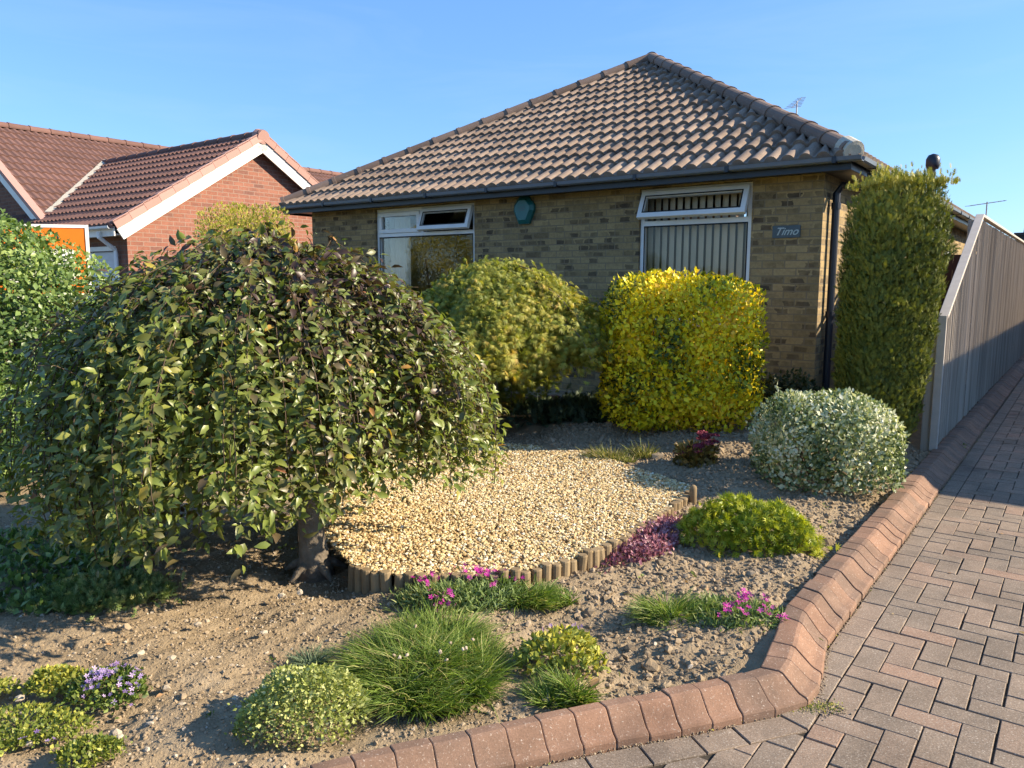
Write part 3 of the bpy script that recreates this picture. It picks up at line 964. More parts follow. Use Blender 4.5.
(n0, of0), (n1, of1) = planes[0], planes[1]
ci = meet(n0, of0, n1, of1); cm = meet(n0, of0 + BW, n1, of1 + BW)
border(ci + Dd[:2] * .2, P2(-1.345, 11.0), n0)
paver([ci + Dd[:2] * .2, ci, cm, ci + Dd[:2] * .2 + n0 * BW], .3)
e1_ = (fpts[1] - fpts[0]) / np.linalg.norm(fpts[1] - fpts[0])
paver([ci, ci + e1_ * .2, ci + e1_ * .2 + n1 * BW, cm], .5)
for m_, ((a, b), (n, off)) in enumerate(zip(zip(fpts[:-1], fpts[1:]), planes[1:])):
    border(ci + e1_ * .2 if m_ == 0 else a, b, n)
o = pv.build('driveway', M['paver']); tag(o, kind='structure')
jb = MB()
for w0, w1, v0, v1 in ((-1.34, -12, -9, 18), (6, -1.34, -9, -3.9)):
    pass
jb.face([(-6, -2, -.008), (14, -2, -.008), (22, 20, -.008), (8, 20, -.008), (2.6, 4.75, -.008), (1.1, 2.65, -.008), (.0, 2.25, -.008), (-.5, 2.05, -.008), (-6, -.9, -.008)])
o = jb.build('driveway_bed', M['joint']); tag(o, kind='structure')

# ------------------------------------------------------------------ buildings
def wall_panel(mb, A, udir, length, z0, z1, openings, nrm, thick, u_off=0.0):
    """brick wall in world space; openings (u0,u1,z0,z1) with reveals; UV in metres"""
    A = np.asarray(A, float); nrm = np.asarray(nrm, float)
    us = sorted({0, length, *[o[0] for o in openings], *[o[1] for o in openings]})
    zs = sorted({z0, z1, *[o[2] for o in openings], *[o[3] for o in openings]})
    P = lambda u, z, d=0: A + udir * u + UPV * z - nrm * d
    flip = np.cross(udir, UPV) @ nrm < 0
    def f(pts, uv):
        if flip: pts, uv = pts[::-1], uv[::-1]
        mb.face(pts, uv)
    for a, b in zip(us[:-1], us[1:]):
        for c, d in zip(zs[:-1], zs[1:]):
            if any(o[0] <= a and b <= o[1] and o[2] <= c and d <= o[3] for o in openings): continue
            uv = [(a + u_off, c), (b + u_off, c), (b + u_off, d), (a + u_off, d)]
            f([P(a, c), P(b, c), P(b, d), P(a, d)], uv)
            f([P(a, d, thick), P(b, d, thick), P(b, c, thick), P(a, c, thick)], uv[::-1])
    for (a, b, c, d) in openings:
        f([P(a, c), P(a, d), P(a, d, thick), P(a, c, thick)], [(a + u_off, c), (a + u_off, d), (a + u_off + thick, d), (a + u_off + thick, c)])
        f([P(b, d), P(b, c), P(b, c, thick), P(b, d, thick)], [(b + u_off, d), (b + u_off, c), (b + u_off - thick, c), (b + u_off - thick, d)])
        f([P(a, d), P(b, d), P(b, d, thick), P(a, d, thick)], [(a + u_off, d), (b + u_off, d), (b + u_off, d + thick), (a + u_off, d + thick)])
        f([P(b, c), P(a, c), P(a, c, thick), P(b, c, thick)], [(b + u_off, c), (a + u_off, c), (a + u_off, c - thick), (b + u_off, c - thick)])


def tile_slope(name, E0, udir, sdir, width, run, pitch, in0, in1, mat, parent, gauge=.318, roll=.148, amp=.034, samp=10, kind='roll'):
    """courses of interlocking tiles; E0 eave corner, in0/in1: inset of each end per metre of plan run"""
    slope = run / cos(pitch)
    nc = max(1, int(round(slope / gauge))); g = slope / nc
    up_s = np.asarray(sdir, float) * cos(pitch) + UPV * sin(pitch)
    nrm = UPV * cos(pitch) - np.asarray(sdir, float) * sin(pitch)
    u = np.arange(0, width + 1e-6, roll / samp)
    fr = (u / roll) % 1
    if kind == 'roll':
        h = amp * np.sqrt(np.clip(1 - ((fr - .5) / .36) ** 2, 0, 1))
    else:
        h = amp * (.5 - .5 * np.cos(2 * pi * fr)) ** .8
    Vs, Fs, R = [], [], []
    m = len(u)
    tile_id = (u / (roll * 2)).astype(int)
    for k in range(nc):
        s0, s1 = k * g - (.04 if k == 0 else .012), (k + 1) * g + .0
        rv = rng.random(tile_id.max() + 2)[tile_id]
        rv = .5 * rv + .5 * rng.random()
        for s, lift, prof_ in ((s0, .002, 0), (s0, .040, 1), (s1, .004, 1)):
            pl = s * cos(pitch)
            uu = np.clip(u, in0 * max(pl, 0), width - in1 * max(pl, 0))
            hh = h * prof_ + lift if prof_ else h * .0 + lift - .012
            Vs.append(E0 + udir * uu[:, None] + up_s * s + nrm * hh[:, None]); R.append(rv)
        b = k * 3 * m
        i = np.arange(m - 1)
        for r0 in (0, 1):
            Fs.append(np.stack([b + r0 * m + i, b + r0 * m + i + 1, b + (r0 + 1) * m + i + 1, b + (r0 + 1) * m + i], 1))
    V = np.concatenate(Vs); Fq = np.concatenate(Fs)
    if (np.cross(udir, up_s) @ nrm) < 0: Fq = Fq[:, ::-1]
    # drop collapsed cells
    e = V[Fq]
    ok = (np.linalg.norm(e[:, 0] - e[:, 1], axis=1) > 1e-4) | (np.linalg.norm(e[:, 2] - e[:, 3], axis=1) > 1e-4)
    V = V - origin_of(parent)
    o = link(name, np_mesh(name, V, Fq[ok], False, np.concatenate(R)), mat, parent)
    return o


def cap_tiles(name, A, B, mat, parent, rad=.095, seg=.42, nrm=None, half=True, lip=.014):
    """overlapping half round hip / ridge tiles from A up to B"""
    A = np.asarray(A, float); B = np.asarray(B, float)
    d = B - A; Lg = np.linalg.norm(d); d /= Lg
    side = np.cross(d, UPV); side /= np.linalg.norm(side); up = np.cross(side, d)
    n = max(1, int(round(Lg / seg))); s = Lg / n
    Vs, Fs, R = [], [], []; K = 12
    for i in range(n):
        b = len(Vs)
        rv = rng.random()
        for t, r_ in ((i * s - .02, rad + lip), (i * s + .03, rad + lip * .9), (i * s + .032, rad + lip * .2), (i * s + s, rad)):
            for k in range(K + 1):
                a = -.35 + (pi + .7) * k / K
                Vs.append(A + d * t + side * (r_ * cos(a)) + up * (r_ * sin(a) * .85)); R.append(rv)
        for row in range(3):
            for k in range(K):
                Fs.append((b + row * (K + 1) + k, b + row * (K + 1) + k + 1, b + (row + 1) * (K + 1) + k + 1, b + (row + 1) * (K + 1) + k))
        # close the front with a mortar face
        cidx = len(Vs); Vs.append(A + d * (i * s - .012)); R.append(rv)
        for k in range(K):
            Vs_ = (b + k, cidx, b + k + 1)
            Fs.append(Vs_ + (Vs_[2],))
    V = np.array(Vs) - origin_of(parent)
    quads_ = np.array([f for f in Fs if len(set(f)) == 4]); tris_ = np.array([f[:3] for f in Fs if len(set(f)) == 3])
    return link(name, np_mesh(name, V, [quads_, tris_], False, R), mat, parent)


def window(parent, w0, w1, z0, z1, v, lights, mat=None):
    """white framed window in the front wall. lights: list of (w0,w1,z0,z1,kind)"""
    fr = .055; dep = .07
    b = MB()
    root = None
    b.wbox(w0, w1, v - .005, v + dep, z1 - fr, z1)
    b.wbox(w0, w1, v - .005, v + dep, z0, z0 + fr)
    b.wbox(w0, w0 + fr, v - .005, v + dep, z0 + fr, z1 - fr)
    b.wbox(w1 - fr, w1, v - .005, v + dep, z0 + fr, z1 - fr)
    return b


HOUSE_W = 7.5; EAVE_Z = 2.54; OH = .31; PIT = radians(30.0)
house = thing('bungalow', 'buff brick bungalow with brown tiled hipped roof and white framed windows', 'house', W(HOUSE_W / 2, 3.7, .1))
wr = (.69, 1.95, 1.08, 2.52); wl = (4.30, 6.12, 1.08, 2.52)
mb = MB()
wall_panel(mb, W(0, 0), Fd, HOUSE_W, .0, EAVE_Z + .06, [wr, wl], -Dd, .105)
wall_panel(mb, W(0, 0), Dd, 16, .0, EAVE_Z + .06, [(7.7, 8.5, 1.2, 2.1)], -Fd, .105, u_off=.113)
wall_panel(mb, W(HOUSE_W, 0), Dd, 16, .0, EAVE_Z + .06, [], Fd, .105, u_off=.113)
wall_panel(mb, W(0, 16), Fd, HOUSE_W, .0, EAVE_Z + .06, [], Dd, .105)
mb.build('wall', M['buff'], house)
# rooms behind the windows
rm = MB()
for a, b_ in ((.1, 2.6), (3.6, 7.35)):
    rm.face([W(a, 3.2, .2), W(b_, 3.2, .2), W(b_, 3.2, 2.4), W(a, 3.2, 2.4)])
    rm.face([W(a, .12, .2), W(a, 3.2, .2), W(a, 3.2, 2.4), W(a, .12, 2.4)])
    rm.face([W(b_, 3.2, .2), W(b_, .12, .2), W(b_, .12, 2.4), W(b_, 3.2, 2.4)])
    rm.face([W(a, .12, .2), W(b_, .12, .2), W(b_, 3.2, .2), W(a, 3.2, .2)])
    rm.face([W(a, .115, 2.505), W(a, 3.2, 2.505), W(b_, 3.2, 2.505), W(b_, .115, 2.505)])
rm.build('room_lining', M['room'], house)

# ---- right window (a wide open top hung vent over a fixed light)
def frame_bars(b, w0, w1, z0, z1, v0, v1, f):
    b.wbox(w0, w1, v0, v1, z1 - f, z1); b.wbox(w0, w1, v0, v1, z0, z0 + f)
    b.wbox(w0, w0 + f, v0, v1, z0 + f, z1 - f); b.wbox(w1 - f, w1, v0, v1, z0 + f, z1 - f)


def sash(parent, w0, w1, z0, z1, v, ang, f=.064):
    """top hung opening sash swung out by ang"""
    b = MB()
    frame_bars(b, w0, w1, z0, z1, v - .02, v + .035, f)
    gl = MB(); gl.wbox(w0 + f - .005, w1 - f + .005, v + .004, v + .010, z0 + f - .005, z1 - f + .005)
    se = MB(); frame_bars(se, w0 + f - .012, w1 - f + .012, z0 + f - .012, z1 - f + .012, v - .0215, v - .0195, .014)
    piv = W(0, v + .02, z1)
    def swing(m_):
        for i, p in enumerate(m_.v):
            q = p - piv; dv = q @ Dd; dz = q[2]; dw = q @ Fd
            m_.v[i] = piv + Fd * dw + Dd * (dv * cos(ang) + dz * sin(ang)) + UPV * (dz * cos(ang) - dv * sin(ang))
    for m_ in (b, gl, se): swing(m_)
    s_ = b.build('sash', M['white_pvc'], parent, bevel=.004)
    gl.build('pane', M['glass'], s_); se.build('seal', M['seal'], s_)
    return s_


VF = .035   # face of the frames behind the brick face
a, b_, c, d = wr
fm = MB(); frame_bars(fm, a + .003, b_ - .003, c + .003, d - .003, VF, VF + .07, .05)
fm.wbox(a + .053, b_ - .053, VF, VF + .07, 2.115, 2.175)
win = fm.build('window', M['white_pvc'], house, bevel=.004)
gl = MB(); gl.wbox(a + .05, b_ - .05, VF + .03, VF + .036, c + .05, 2.117); gl.build('pane', M['glass'], win)
se = MB(); frame_bars(se, a + .045, b_ - .045, c + .045, 2.122, VF - .0015, VF + .002, .014); se.build('seal', M['seal'], win)
sl_ = MB(); sl_.wbox(a - .04, b_ + .04, -.05, VF + .01, c - .035, c + .0); sl_.build('sill', M['white_pvc'], win, bevel=.004)
sash(win, a + .03, b_ - .03, 2.165, 2.475, VF - .022, radians(24))
# blind slats
bl = MB()
x = a + .06
while x < b_ - .05:
    for zz0, zz1 in ((c + .08, 2.43),):
        r_ = rng.random(); tw = .038
        bl.face([W(x, VF + .15, zz0), W(x + .077, VF + .15 + tw, zz0), W(x + .077, VF + .15 + tw, zz1), W(x, VF + .15, zz1)], r=r_)
    x += .086
bl.wbox(a + .04, b_ - .04, VF + .15, VF + .21, 2.43, 2.47)
bl.build('vertical_blind', M['blind'], win)

# ---- left window: two top lights, one open, over a wide fixed light
a, b_, c, d = wl
fm = MB(); frame_bars(fm, a + .003, b_ - .003, c + .003, d - .003, VF, VF + .07, .05)
mid = a + .95
fm.wbox(a + .053, b_ - .053, VF, VF + .07, 2.125, 2.18)
fm.wbox(mid - .03, mid + .03, VF, VF + .07, 2.18, d - .053)
win2 = fm.build('window', M['white_pvc'], house, bevel=.004)
gl = MB(); gl.wbox(a + .05, b_ - .05, VF + .03, VF + .036, c + .05, 2.127); gl.build('pane', M['glass'], win2)
gl = MB(); gl.wbox(mid + .1, b_ - .10, VF + .012, VF + .018, 2.235, d - .11); gl.build('pane', M['glass'], win2)
se = MB(); frame_bars(se, a + .045, b_ - .045, c + .045, 2.132, VF - .0015, VF + .002, .014); se.build('seal', M['seal'], win2)
cs = MB(); frame_bars(cs, mid + .035, b_ - .055, 2.182, d - .055, VF - .018, VF + .03, .055); cs.build('sash', M['white_pvc'], win2, bevel=.004)
sash(win2, a + .04, mid - .02, 2.17, 2.475, VF - .022, radians(20))
sl_ = MB(); sl_.wbox(a - .04, b_ + .04, -.05, VF + .01, c - .035, c); sl_.build('sill', M['white_pvc'], win2, bevel=.004)
cu = MB()
for k in range(9):
    w0 = 5.66 + .05 * k; w1 = w0 + .05
    cu.face([W(w0, VF + .2 + .03 * (k % 2), c + .05), W(w1, VF + .2 + .03 * ((k + 1) % 2), c + .05), W(w1, VF + .2 + .03 * ((k + 1) % 2), 2.42), W(w0, VF + .2 + .03 * (k % 2), 2.42)])
cu.build('curtain', M['curtain'], win2)
# side window towards the gate
sw = MB()
z_ = lambda w, v, z: W(w, v, z)
for (v0, v1, z0, z1) in ((7.7, 8.5, 2.04, 2.1), (7.7, 8.5, 1.2, 1.26), (7.7, 7.76, 1.26, 2.04), (8.44, 8.5, 1.26, 2.04)):
    sw.wbox(.02, .09, v0, v1, z0, z1)
sw = sw.build('window', M['white_pvc'], house, bevel=.004)
gl = MB(); gl.wbox(.05, .056, 7.75, 8.45, 1.25, 2.05); gl.build('pane', M['glass'], sw)

# ---- roof: front hip and two long slopes
run = HOUSE_W / 2 + OH
RZ = EAVE_Z + .085
E = lambda w, v: W(w, v, RZ)
roof = thing('roof', None, None, (0, 0, 0))
bpy.data.objects.remove(roof)
LEN = 16 + 2 * OH
rf = tile_slope('roof', E(-OH, -OH), Fd, Dd, HOUSE_W + 2 * OH, run, PIT, 1, 1, M['tile'], house, gauge=.335, roll=.158, amp=.047)
tile_slope('roof_side', E(-OH, -OH), Dd, Fd, LEN, run, PIT, 1, 1, M['tile'], house, samp=6, gauge=.335, roll=.158, amp=.047)
tile_slope('roof_side', E(HOUSE_W + OH, -OH), Dd, -Fd, LEN, run, PIT, 1, 1, M['tile'], house, samp=6, gauge=.335, roll=.158, amp=.047)
apex = W(HOUSE_W / 2, -OH + run, RZ + run * tan(PIT))
apex2 = W(HOUSE_W / 2, 16 + OH - run, RZ + run * tan(PIT))
li = np.array([0, 0, .06])
cap_tiles('hip_tiles', E(-OH + .02, -OH + .02) + li, apex + li, M['hip'], rf)
cap_tiles('hip_tiles', E(HOUSE_W + OH - .02, -OH + .02) + li, apex + li, M['hip'], rf)
cap_tiles('ridge_tiles', apex + li, apex2 + li, M['hip'], rf)
# mortar plug under the lowest hip tile on the right, weathered pale
b = MB(); e0 = E(-OH, -OH) + np.array([0, 0, .05]); dd = (apex - E(-OH, -OH)); dd /= np.linalg.norm(dd)
b.tube([e0 - dd * .035, e0 - dd * .03, e0 + dd * .14], [.062, .094, .102], 14); b.build('hip_end', M['mortar'], rf)
# soffit, fascia, gutter
b = MB()
b.wbox(-OH + .03, HOUSE_W + OH - .03, -OH + .03, 0.10, EAVE_Z + .0, EAVE_Z + .018)
b.wbox(-OH + .03, -.003, .10, 16, EAVE_Z, EAVE_Z + .018)
b.wbox(HOUSE_W + .003, HOUSE_W + OH - .03, .10, 16, EAVE_Z, EAVE_Z + .018)
b.build('soffit', M['black_pvc'], house)
b = MB()
b.wbox(-OH + .005, HOUSE_W + OH - .005, -OH + .005, -OH + .028, EAVE_Z - .028, EAVE_Z + .092)
b.wbox(-OH + .005, -OH + .028, -OH + .03, 16, EAVE_Z - .028, EAVE_Z + .092)
b.wbox(HOUSE_W + OH - .028, HOUSE_W + OH - .005, -OH + .03, 16, EAVE_Z - .028, EAVE_Z + .092)
b.build('fascia', M['black_pvc'], house, bevel=.004)


def gutter(mb, A, B, out, rad=.056):
    """square-line gutter: a U channel swept from A to B"""
    pr = [(0.0, 0), (0.0, -.036), (.018, -.046), (.085, -.046), (.102, -.034), (.108, 0), (.102, 0), (.096, -.030), (.082, -.040), (.022, -.040), (.006, -.032), (.006, 0)]
    A = np.asarray(A, float); B = np.asarray(B, float); n = len(pr); b = len(mb.v)
    for Q in (A, B):
        for x, z in pr:
            mb.v.append(Q + np.asarray(out) * x + UPV * z); mb.r.append(.5)
    for i in range(n):
        j = (i + 1) % n
        mb.f.append([b + i, b + j, b + n + j, b + n + i]); mb.uv.append([(0, 0)] * 4)
    mb.f.append([b + i for i in range(n)]); mb.uv.append([(0, 0)] * n)
    mb.f.append([b + n + i for i in range(n)][::-1]); mb.uv.append([(0, 0)] * n)


gzt = EAVE_Z + .080
b = MB()
gutter(b, W(-OH - .10, -OH, gzt), W(HOUSE_W + OH + .10, -OH, gzt), -Dd)
gutter(b, W(-OH, -OH + .002, gzt), W(-OH, 16, gzt), -Fd)
gutter(b, W(HOUSE_W + OH, -OH + .002, gzt), W(HOUSE_W + OH, 16, gzt), Fd)
gt = b.build('gutter', M['gutter'], house)
for k in range(9):
    b = MB(); w = -.18 + k * .99
    b.wbox(w - .018, w + .018, -OH - .114, -OH + .004, gzt - .053, gzt + .004); b.build('bracket', M['black_pvc'], gt)
for k in range(8):
    b = MB(); v = .2 + k * .99
    b.wbox(-OH - .114, -OH + .0, v - .018, v + .018, gzt - .053, gzt + .004); b.build('bracket', M['black_pvc'], gt)
# downpipe on the right hand wall near the corner
b = MB()
x0, y0 = -.06, .22
b.tube([W(-OH - .05, y0, gzt - .085), W(-OH - .05, y0, gzt - .16), W(-OH + .02, y0, gzt - .22), W(x0 - .05, y0, EAVE_Z - .10), W(x0, y0, EAVE_Z - .17), W(x0, y0, 1.3), W(x0, y0, .15)], .036, 12)
for zz in (2.25, 1.2, .4):
    b.tube([W(x0, y0, zz - .03), W(x0, y0, zz + .03)], .044, 12)
b.build('downpipe', M['black_pvc'], house, smooth=False)

# ---- things fixed to the bungalow
ab = thing('alarm_box', 'teal plastic burglar alarm box high on the brick wall between the windows', 'alarm box', W(3.49, -.002, 2.37))
def alarm_ring(s, v, dz=0):
    pts = [(-.062, .165), (.062, .165), (.145, .07), (.15, .0), (.075, -.16), (-.075, -.16), (-.15, .0), (-.145, .07)]
    return [W(3.49 + x * s, v, 2.37 + z * s + dz) for x, z in pts]
b = MB()
r0, r1, r2 = alarm_ring(1, -.004), alarm_ring(1, -.045), alarm_ring(.72, -.085)
for A, B in ((r0, r1), (r1, r2)):
    for i in range(8):
        j = (i + 1) % 8; b.face([A[i], B[i], B[j], A[j]][::-1])
b.face(r2[::-1]); b.build('cover', M['teal'], ab, bevel=.006)
b = MB()
for i, (zz, l) in enumerate(((2.405, .085), (2.385, .11), (2.365, .075))):
    b.wbox(3.49 - l / 2, 3.49 + l / 2, -.0875, -.084, zz, zz + .006)
b.build('louvre', M['slate'], ab)
sg = thing('house_name_plaque', 'small slate house name plaque with pale script lettering near the corner', 'sign', W(.335, -.002, 2.0))
b = MB(); b.wbox(.20, .47, -.014, -.002, 1.945, 2.065); b.build('plate', M['slate'], sg, bevel=.003)
fc = bpy.data.curves.new('lettering', 'FONT'); fc.body = 'Timo'; fc.size = .105; fc.shear = .45; fc.extrude = .0015; fc.align_x = 'CENTER'; fc.align_y = 'CENTER'; fc.offset = .0012
fo = bpy.data.objects.new('lettering', fc); COL.objects.link(fo); fc.materials.append(M['cream_ink']); fo.parent = sg
fo.location = W(.335, -.016, 2.005) - origin_of(sg)
xr, yr, zr = -Fd, UPV, -Dd
fo.rotation_euler = Matrix((xr, yr, zr)).transposed().to_euler()
lm = bpy.data.meshes.new_from_object(fo); lo_, le_ = fo.location.copy(), fo.rotation_euler.copy(); bpy.data.objects.remove(fo)
fo = link('lettering', lm, M['cream_ink'], sg, lo_); fo.rotation_euler = le_
# tv aerial and flue, second aerial
def aerial(loc, label, ht, tilt=.3, bm=.55, rot=0.4):
    t = thing('tv_aerial', label, 'aerial', loc, 'television aerials')
    L_ = np.array(loc, float)
    b = MB(); b.tube([L_, L_ + [0, 0, ht]], .014, 8); b.build('mast', M['metal'], t)
    d = np.array([cos(rot), sin(rot), tilt]); d /= np.linalg.norm(d)
    b = MB(); c = L_ + [0, 0, ht - .03]
    b.tube([c - d * bm * .5, c + d * bm * .5], .009, 6)
    s_ = np.cross(d, UPV); s_ /= np.linalg.norm(s_)
    for k in range(7):
        q = c + d * bm * (-.45 + .15 * k); l = .16 - .012 * k
        b.tube([q - s_ * l, q + s_ * l], .005, 6)
    b.build('boom', M['metal'], t)
aerial(W(2.75, 8.0, 4.40), 'small television aerial rising behind the right hip of the bungalow roof', .62, .55, .6, .9)
aerial(W(-.2, 11.8, 2.40), 'low television aerial beyond the top of the wooden fence', .85, .15, .9, .2)
fl = thing('flue_pipe', 'black flue pipe with domed cowl rising behind the column conifer', 'flue', W(.10, 6.6, 2.7))
b = MB(); l0 = W(.10, 6.6, 2.75)
b.tube([l0, l0 + [0, 0, .62]], .05, 12); b.build('pipe', M['black_pvc'], fl)
b = MB(); b.tube([l0 + [0, 0, .60], l0 + [0, 0, .66], l0 + [0, 0, .76], l0 + [0, 0, .82], l0 + [0, 0, .845]], [.085, .105, .105, .075, .01], 14); b.build('cowl', M['black_pvc'], fl, smooth=True)
ch = thing('chimney', 'dark chimney stack showing above the far end of the fence', 'chimney', W(-.25, 24.3, 2.4))
b = MB(); b.wbox(-.55, .05, 24, 24.6, 2.4, 3.15); b.build('stack', M['chimney'], ch)
b = MB(); b.wbox(-.61, .11, 23.94, 24.66, 3.151, 3.25); b.build('crown', M['chimney'], ch)
b = MB(); b.tube([W(-.25, 24.3, 3.25), W(-.25, 24.3, 3.42)], [.12, .1], 10); b.build('pot', M['chimney'], ch)

# ------------------------------------------------------------------ neighbour house
nb = thing('neighbour_house', 'red brick house next door with white bargeboards and red tiled roofs', 'house', W(13, 1.6, 0))
NW = 11.0; NV0, NV1 = -1.07, 4.2; NEZ = 2.42; NP = radians(32.4)
mid_v = (NV0 + NV1) / 2
mb = MB()
# gable wall towards us
apz = NEZ + (mid_v - NV0) * tan(NP)
def gable(mb, wpl, flip=False):
    pts = [(NV0, -.05), (NV1, -.05), (NV1, NEZ), (mid_v, apz), (NV0, NEZ)]
    P = [W(wpl, v, z) for v, z in pts]; uv = [(v, z) for v, z in pts]
    mb.face(P if flip else P[::-1], uv if flip else uv[::-1])
gable(mb, NW); gable(mb, NW + .12, True)
mb.build('wall', M['red'], nb)
mb = MB()
wall_panel(mb, W(NW + .0, NV0), Fd, 9.5, -.05, NEZ, [(.45, 2.9, -.05, 2.02)], -Dd, .11)
wall_panel(mb, W(NW + .0, NV1), Fd, 9.5, -.05, NEZ, [], Dd, .11)
mb.build('front_wall', M['brown_brick'], nb)
# garage door with horizontal ribs
b = MB()
for k in range(14):
    z0 = -.03 + k * .146
    b.wbox(NW + .45, NW + 2.9, NV0 + .05, NV0 + .065 + .012 * 0, z0, z0 + .128); b.wbox(NW + .45, NW + 2.9, NV0 + .062, NV0 + .07, z0 + .128, z0 + .146)
gd = b.build('garage_door', M['door_grey'], nb)
b = MB(); b.wbox(NW + .40, NW + .45, NV0 - .01, NV0 + .09, -.03, 2.10); b.wbox(NW + 2.9, NW + 2.98, NV0 - .01, NV0 + .09, -.03, 2.10); b.wbox(NW + .45, NW + 2.9, NV0 - .01, NV0 + .09, 2.022, 2.10)
b.build('door_frame', M['white_paint'], gd)
nOH = .28; vg = NW - .2
rrun = mid_v - NV0 + nOH
nz = NEZ - nOH * tan(NP) + .16
rf2 = tile_slope('roof', W(vg, NV0 - nOH, nz), Fd, Dd, 7.2, rrun, NP, 0, 0, M['tile_red'], nb, gauge=.31, roll=.16, samp=8, amp=.05)
tile_slope('roof_side', W(vg, NV1 + nOH, nz), Fd, -Dd, 7.2, rrun, NP, 0, 0, M['tile_red'], nb, gauge=.31, roll=.15, samp=4)
rz_ = nz + rrun * tan(NP)
cap_tiles('ridge_tiles', W(vg, mid_v, rz_ + .02), W(vg + 6.3, mid_v, rz_ + .02), M['tile_red'], rf2, .11, .45)
# verge tiles and bargeboards
b = MB(); vb = MB()
for sgn, ve in ((1, NV0 - nOH), (-1, NV1 + nOH)):
    up_s = Dd * sgn * cos(NP) + UPV * sin(NP); nn = UPV * cos(NP) - Dd * sgn * sin(NP)
    Lr = rrun / cos(NP)
    A = W(vg, ve, nz); 
    b.bar(A + Fd * .03 - nn * .155 + up_s * .0, A + Fd * .03 - nn * .155 + up_s * (Lr - .005), .03, .20, nn)
    k = 11
    for i in range(k):
        p = A + up_s * (Lr * i / k); q = A + up_s * (Lr * (i + 1) / k - .006)
        vb.bar(p - Fd * .005 + nn * (.012 + .008), q - Fd * .005 + nn * (.012), .02, .15, nn, rng.random())
        vb.bar(p + Fd * .06 + nn * .075, q + Fd * .06 + nn * .062, .15, .02, nn, rng.random())
b.build('bargeboard', M['white_paint'], nb, bevel=.004)
vb.build('verge_tiles', M['verge_pink'], rf2)
b = MB(); b.tube([W(vg - .03, mid_v, rz_ - .02), W(vg + .16, mid_v, rz_ + .03)], [.13, .13], 12); b.build('verge_cap', M['verge_pink'], rf2)
b = MB()
b.wbox(vg + .1, vg + 8.5, NV0 - nOH + .02, NV0 - .002, nz - .14, nz - .12)
b.wbox(vg + .06, vg + 8.5, NV0 - nOH, NV0 - nOH + .02, nz - .16, nz - .01)
b.build('fascia', M['white_paint'], nb)
b = MB(); gutter(b, W(vg + .05, NV0 - nOH, nz - .0), W(vg + 8.5, NV0 - nOH, nz - .0), -Dd); b.build('gutter', M['white_pvc'], nb)
b = MB()
gx0 = NW + .28
b.tube([W(gx0, NV0 - nOH - .05, nz - .08), W(gx0, NV0 - nOH - .05, nz - .17), W(gx0 - .0, NV0 - .07, nz - .37), W(gx0, NV0 - .06, nz - .45), W(gx0, NV0 - .06, 0)], .034, 12)
b.build('downpipe', M['white_pvc'], nb)
# main block: roof slope facing us with a gable to the front
MW, MZ = 18.0, rz_ + .70; mp2 = NP
mrun = 6.6
MV0, MV1 = -.95, 12.0
tile_slope('main_roof', W(MW - mrun, MV0, MZ - mrun * tan(mp2)), Dd, Fd, MV1 - MV0, mrun, mp2, 0, 0, M['tile_red'], nb, gauge=.31, roll=.15, samp=6)
tile_slope('main_roof', W(MW + mrun, MV0, MZ - mrun * tan(mp2)), Dd, -Fd, MV1 - MV0, mrun, mp2, 0, 0, M['tile_red'], nb, gauge=.31, roll=.15, samp=4)
cap_tiles('main_ridge_tiles', W(MW, MV0, MZ + .03), W(MW, MV1, MZ + .03), M['tile_red'], nb, .11, .45)
# valley lined with pale mortar where the two roofs meet
vz = lambda w: MZ - (MW - w) * tan(mp2)
b = MB(); prev = None
for k in range(13):
    w = 14.55 + (16.95 - 14.55) * k / 12
    z = vz(w); v = NV0 - nOH + (z - nz) / tan(NP)
    p_ = W(w, v, z + .075)
    if prev is not None: b.bar(prev, p_, .11 + .03 * rng.random(), .05, None, rng.random())
    prev = p_
b.build('valley', M['mortar'], nb)
mb = MB()
lo_w = MW - 3.9
pts = [(lo_w, 2.4), (MW, vz(MW)), (MW + 4, vz(MW - 4)), (MW + 4, 2.2), (lo_w, 2.2)]
mb.face([W(w, MV0 + .22, z - .05) for w, z in pts], [(w, z) for w, z in pts])
mb.build('gable_wall', M['brown_brick'], nb)
b = MB()
us = Fd * cos(mp2) + UPV * sin(mp2); nn = UPV * cos(mp2) - Fd * sin(mp2)
A = W(MW - 3.95, MV0, vz(MW - 3.95))
b.bar(A - nn * .12 - Dd * .012, A - nn * .12 - Dd * .012 + us * (3.95 / cos(mp2)), .03, .2, nn)
b.build('bargeboard', M['white_paint'], nb)
b = MB(); b.bar(A + nn * .03 - Dd * .012, A + nn * .03 - Dd * .012 + us * (3.95 / cos(mp2)), .16, .08, nn); b.build('verge_tiles', M['verge_pink'], nb)

# house across the drive (outside the picture, its shadow falls on the drive and the fence)
rh = thing('house_across_drive', 'brick house across the drive whose shadow falls along the fence', 'house', W(-8, 8, 0))
RW, RV = -3.95, 1.05
mb = MB()
wall_panel(mb, W(RW, RV), Dd, 12, -.05, 2.5, [(2.0, 3.2, 1.0, 2.1)], Fd, .11)
wall_panel(mb, W(RW - 8, RV), Fd, 8, -.05, 2.5, [(1.2, 2.8, 1.0, 2.1), (4.6, 6.2, 1.0, 2.1)], -Dd, .11)
wall_panel(mb, W(RW - 8, RV), Dd, 12, -.05, 2.5, [], -Fd, .11)
wall_panel(mb, W(RW - 8, RV + 12), Fd, 8, -.05, 2.5, [], Dd, .11)
mb.build('wall', M['buff'], rh)
b = MB()
e0, e1 = RW + .25, RW - 8.25; f0, f1 = RV - .25, RV + 12.25; zt = 2.5 + 4.25 * tan(radians(22))
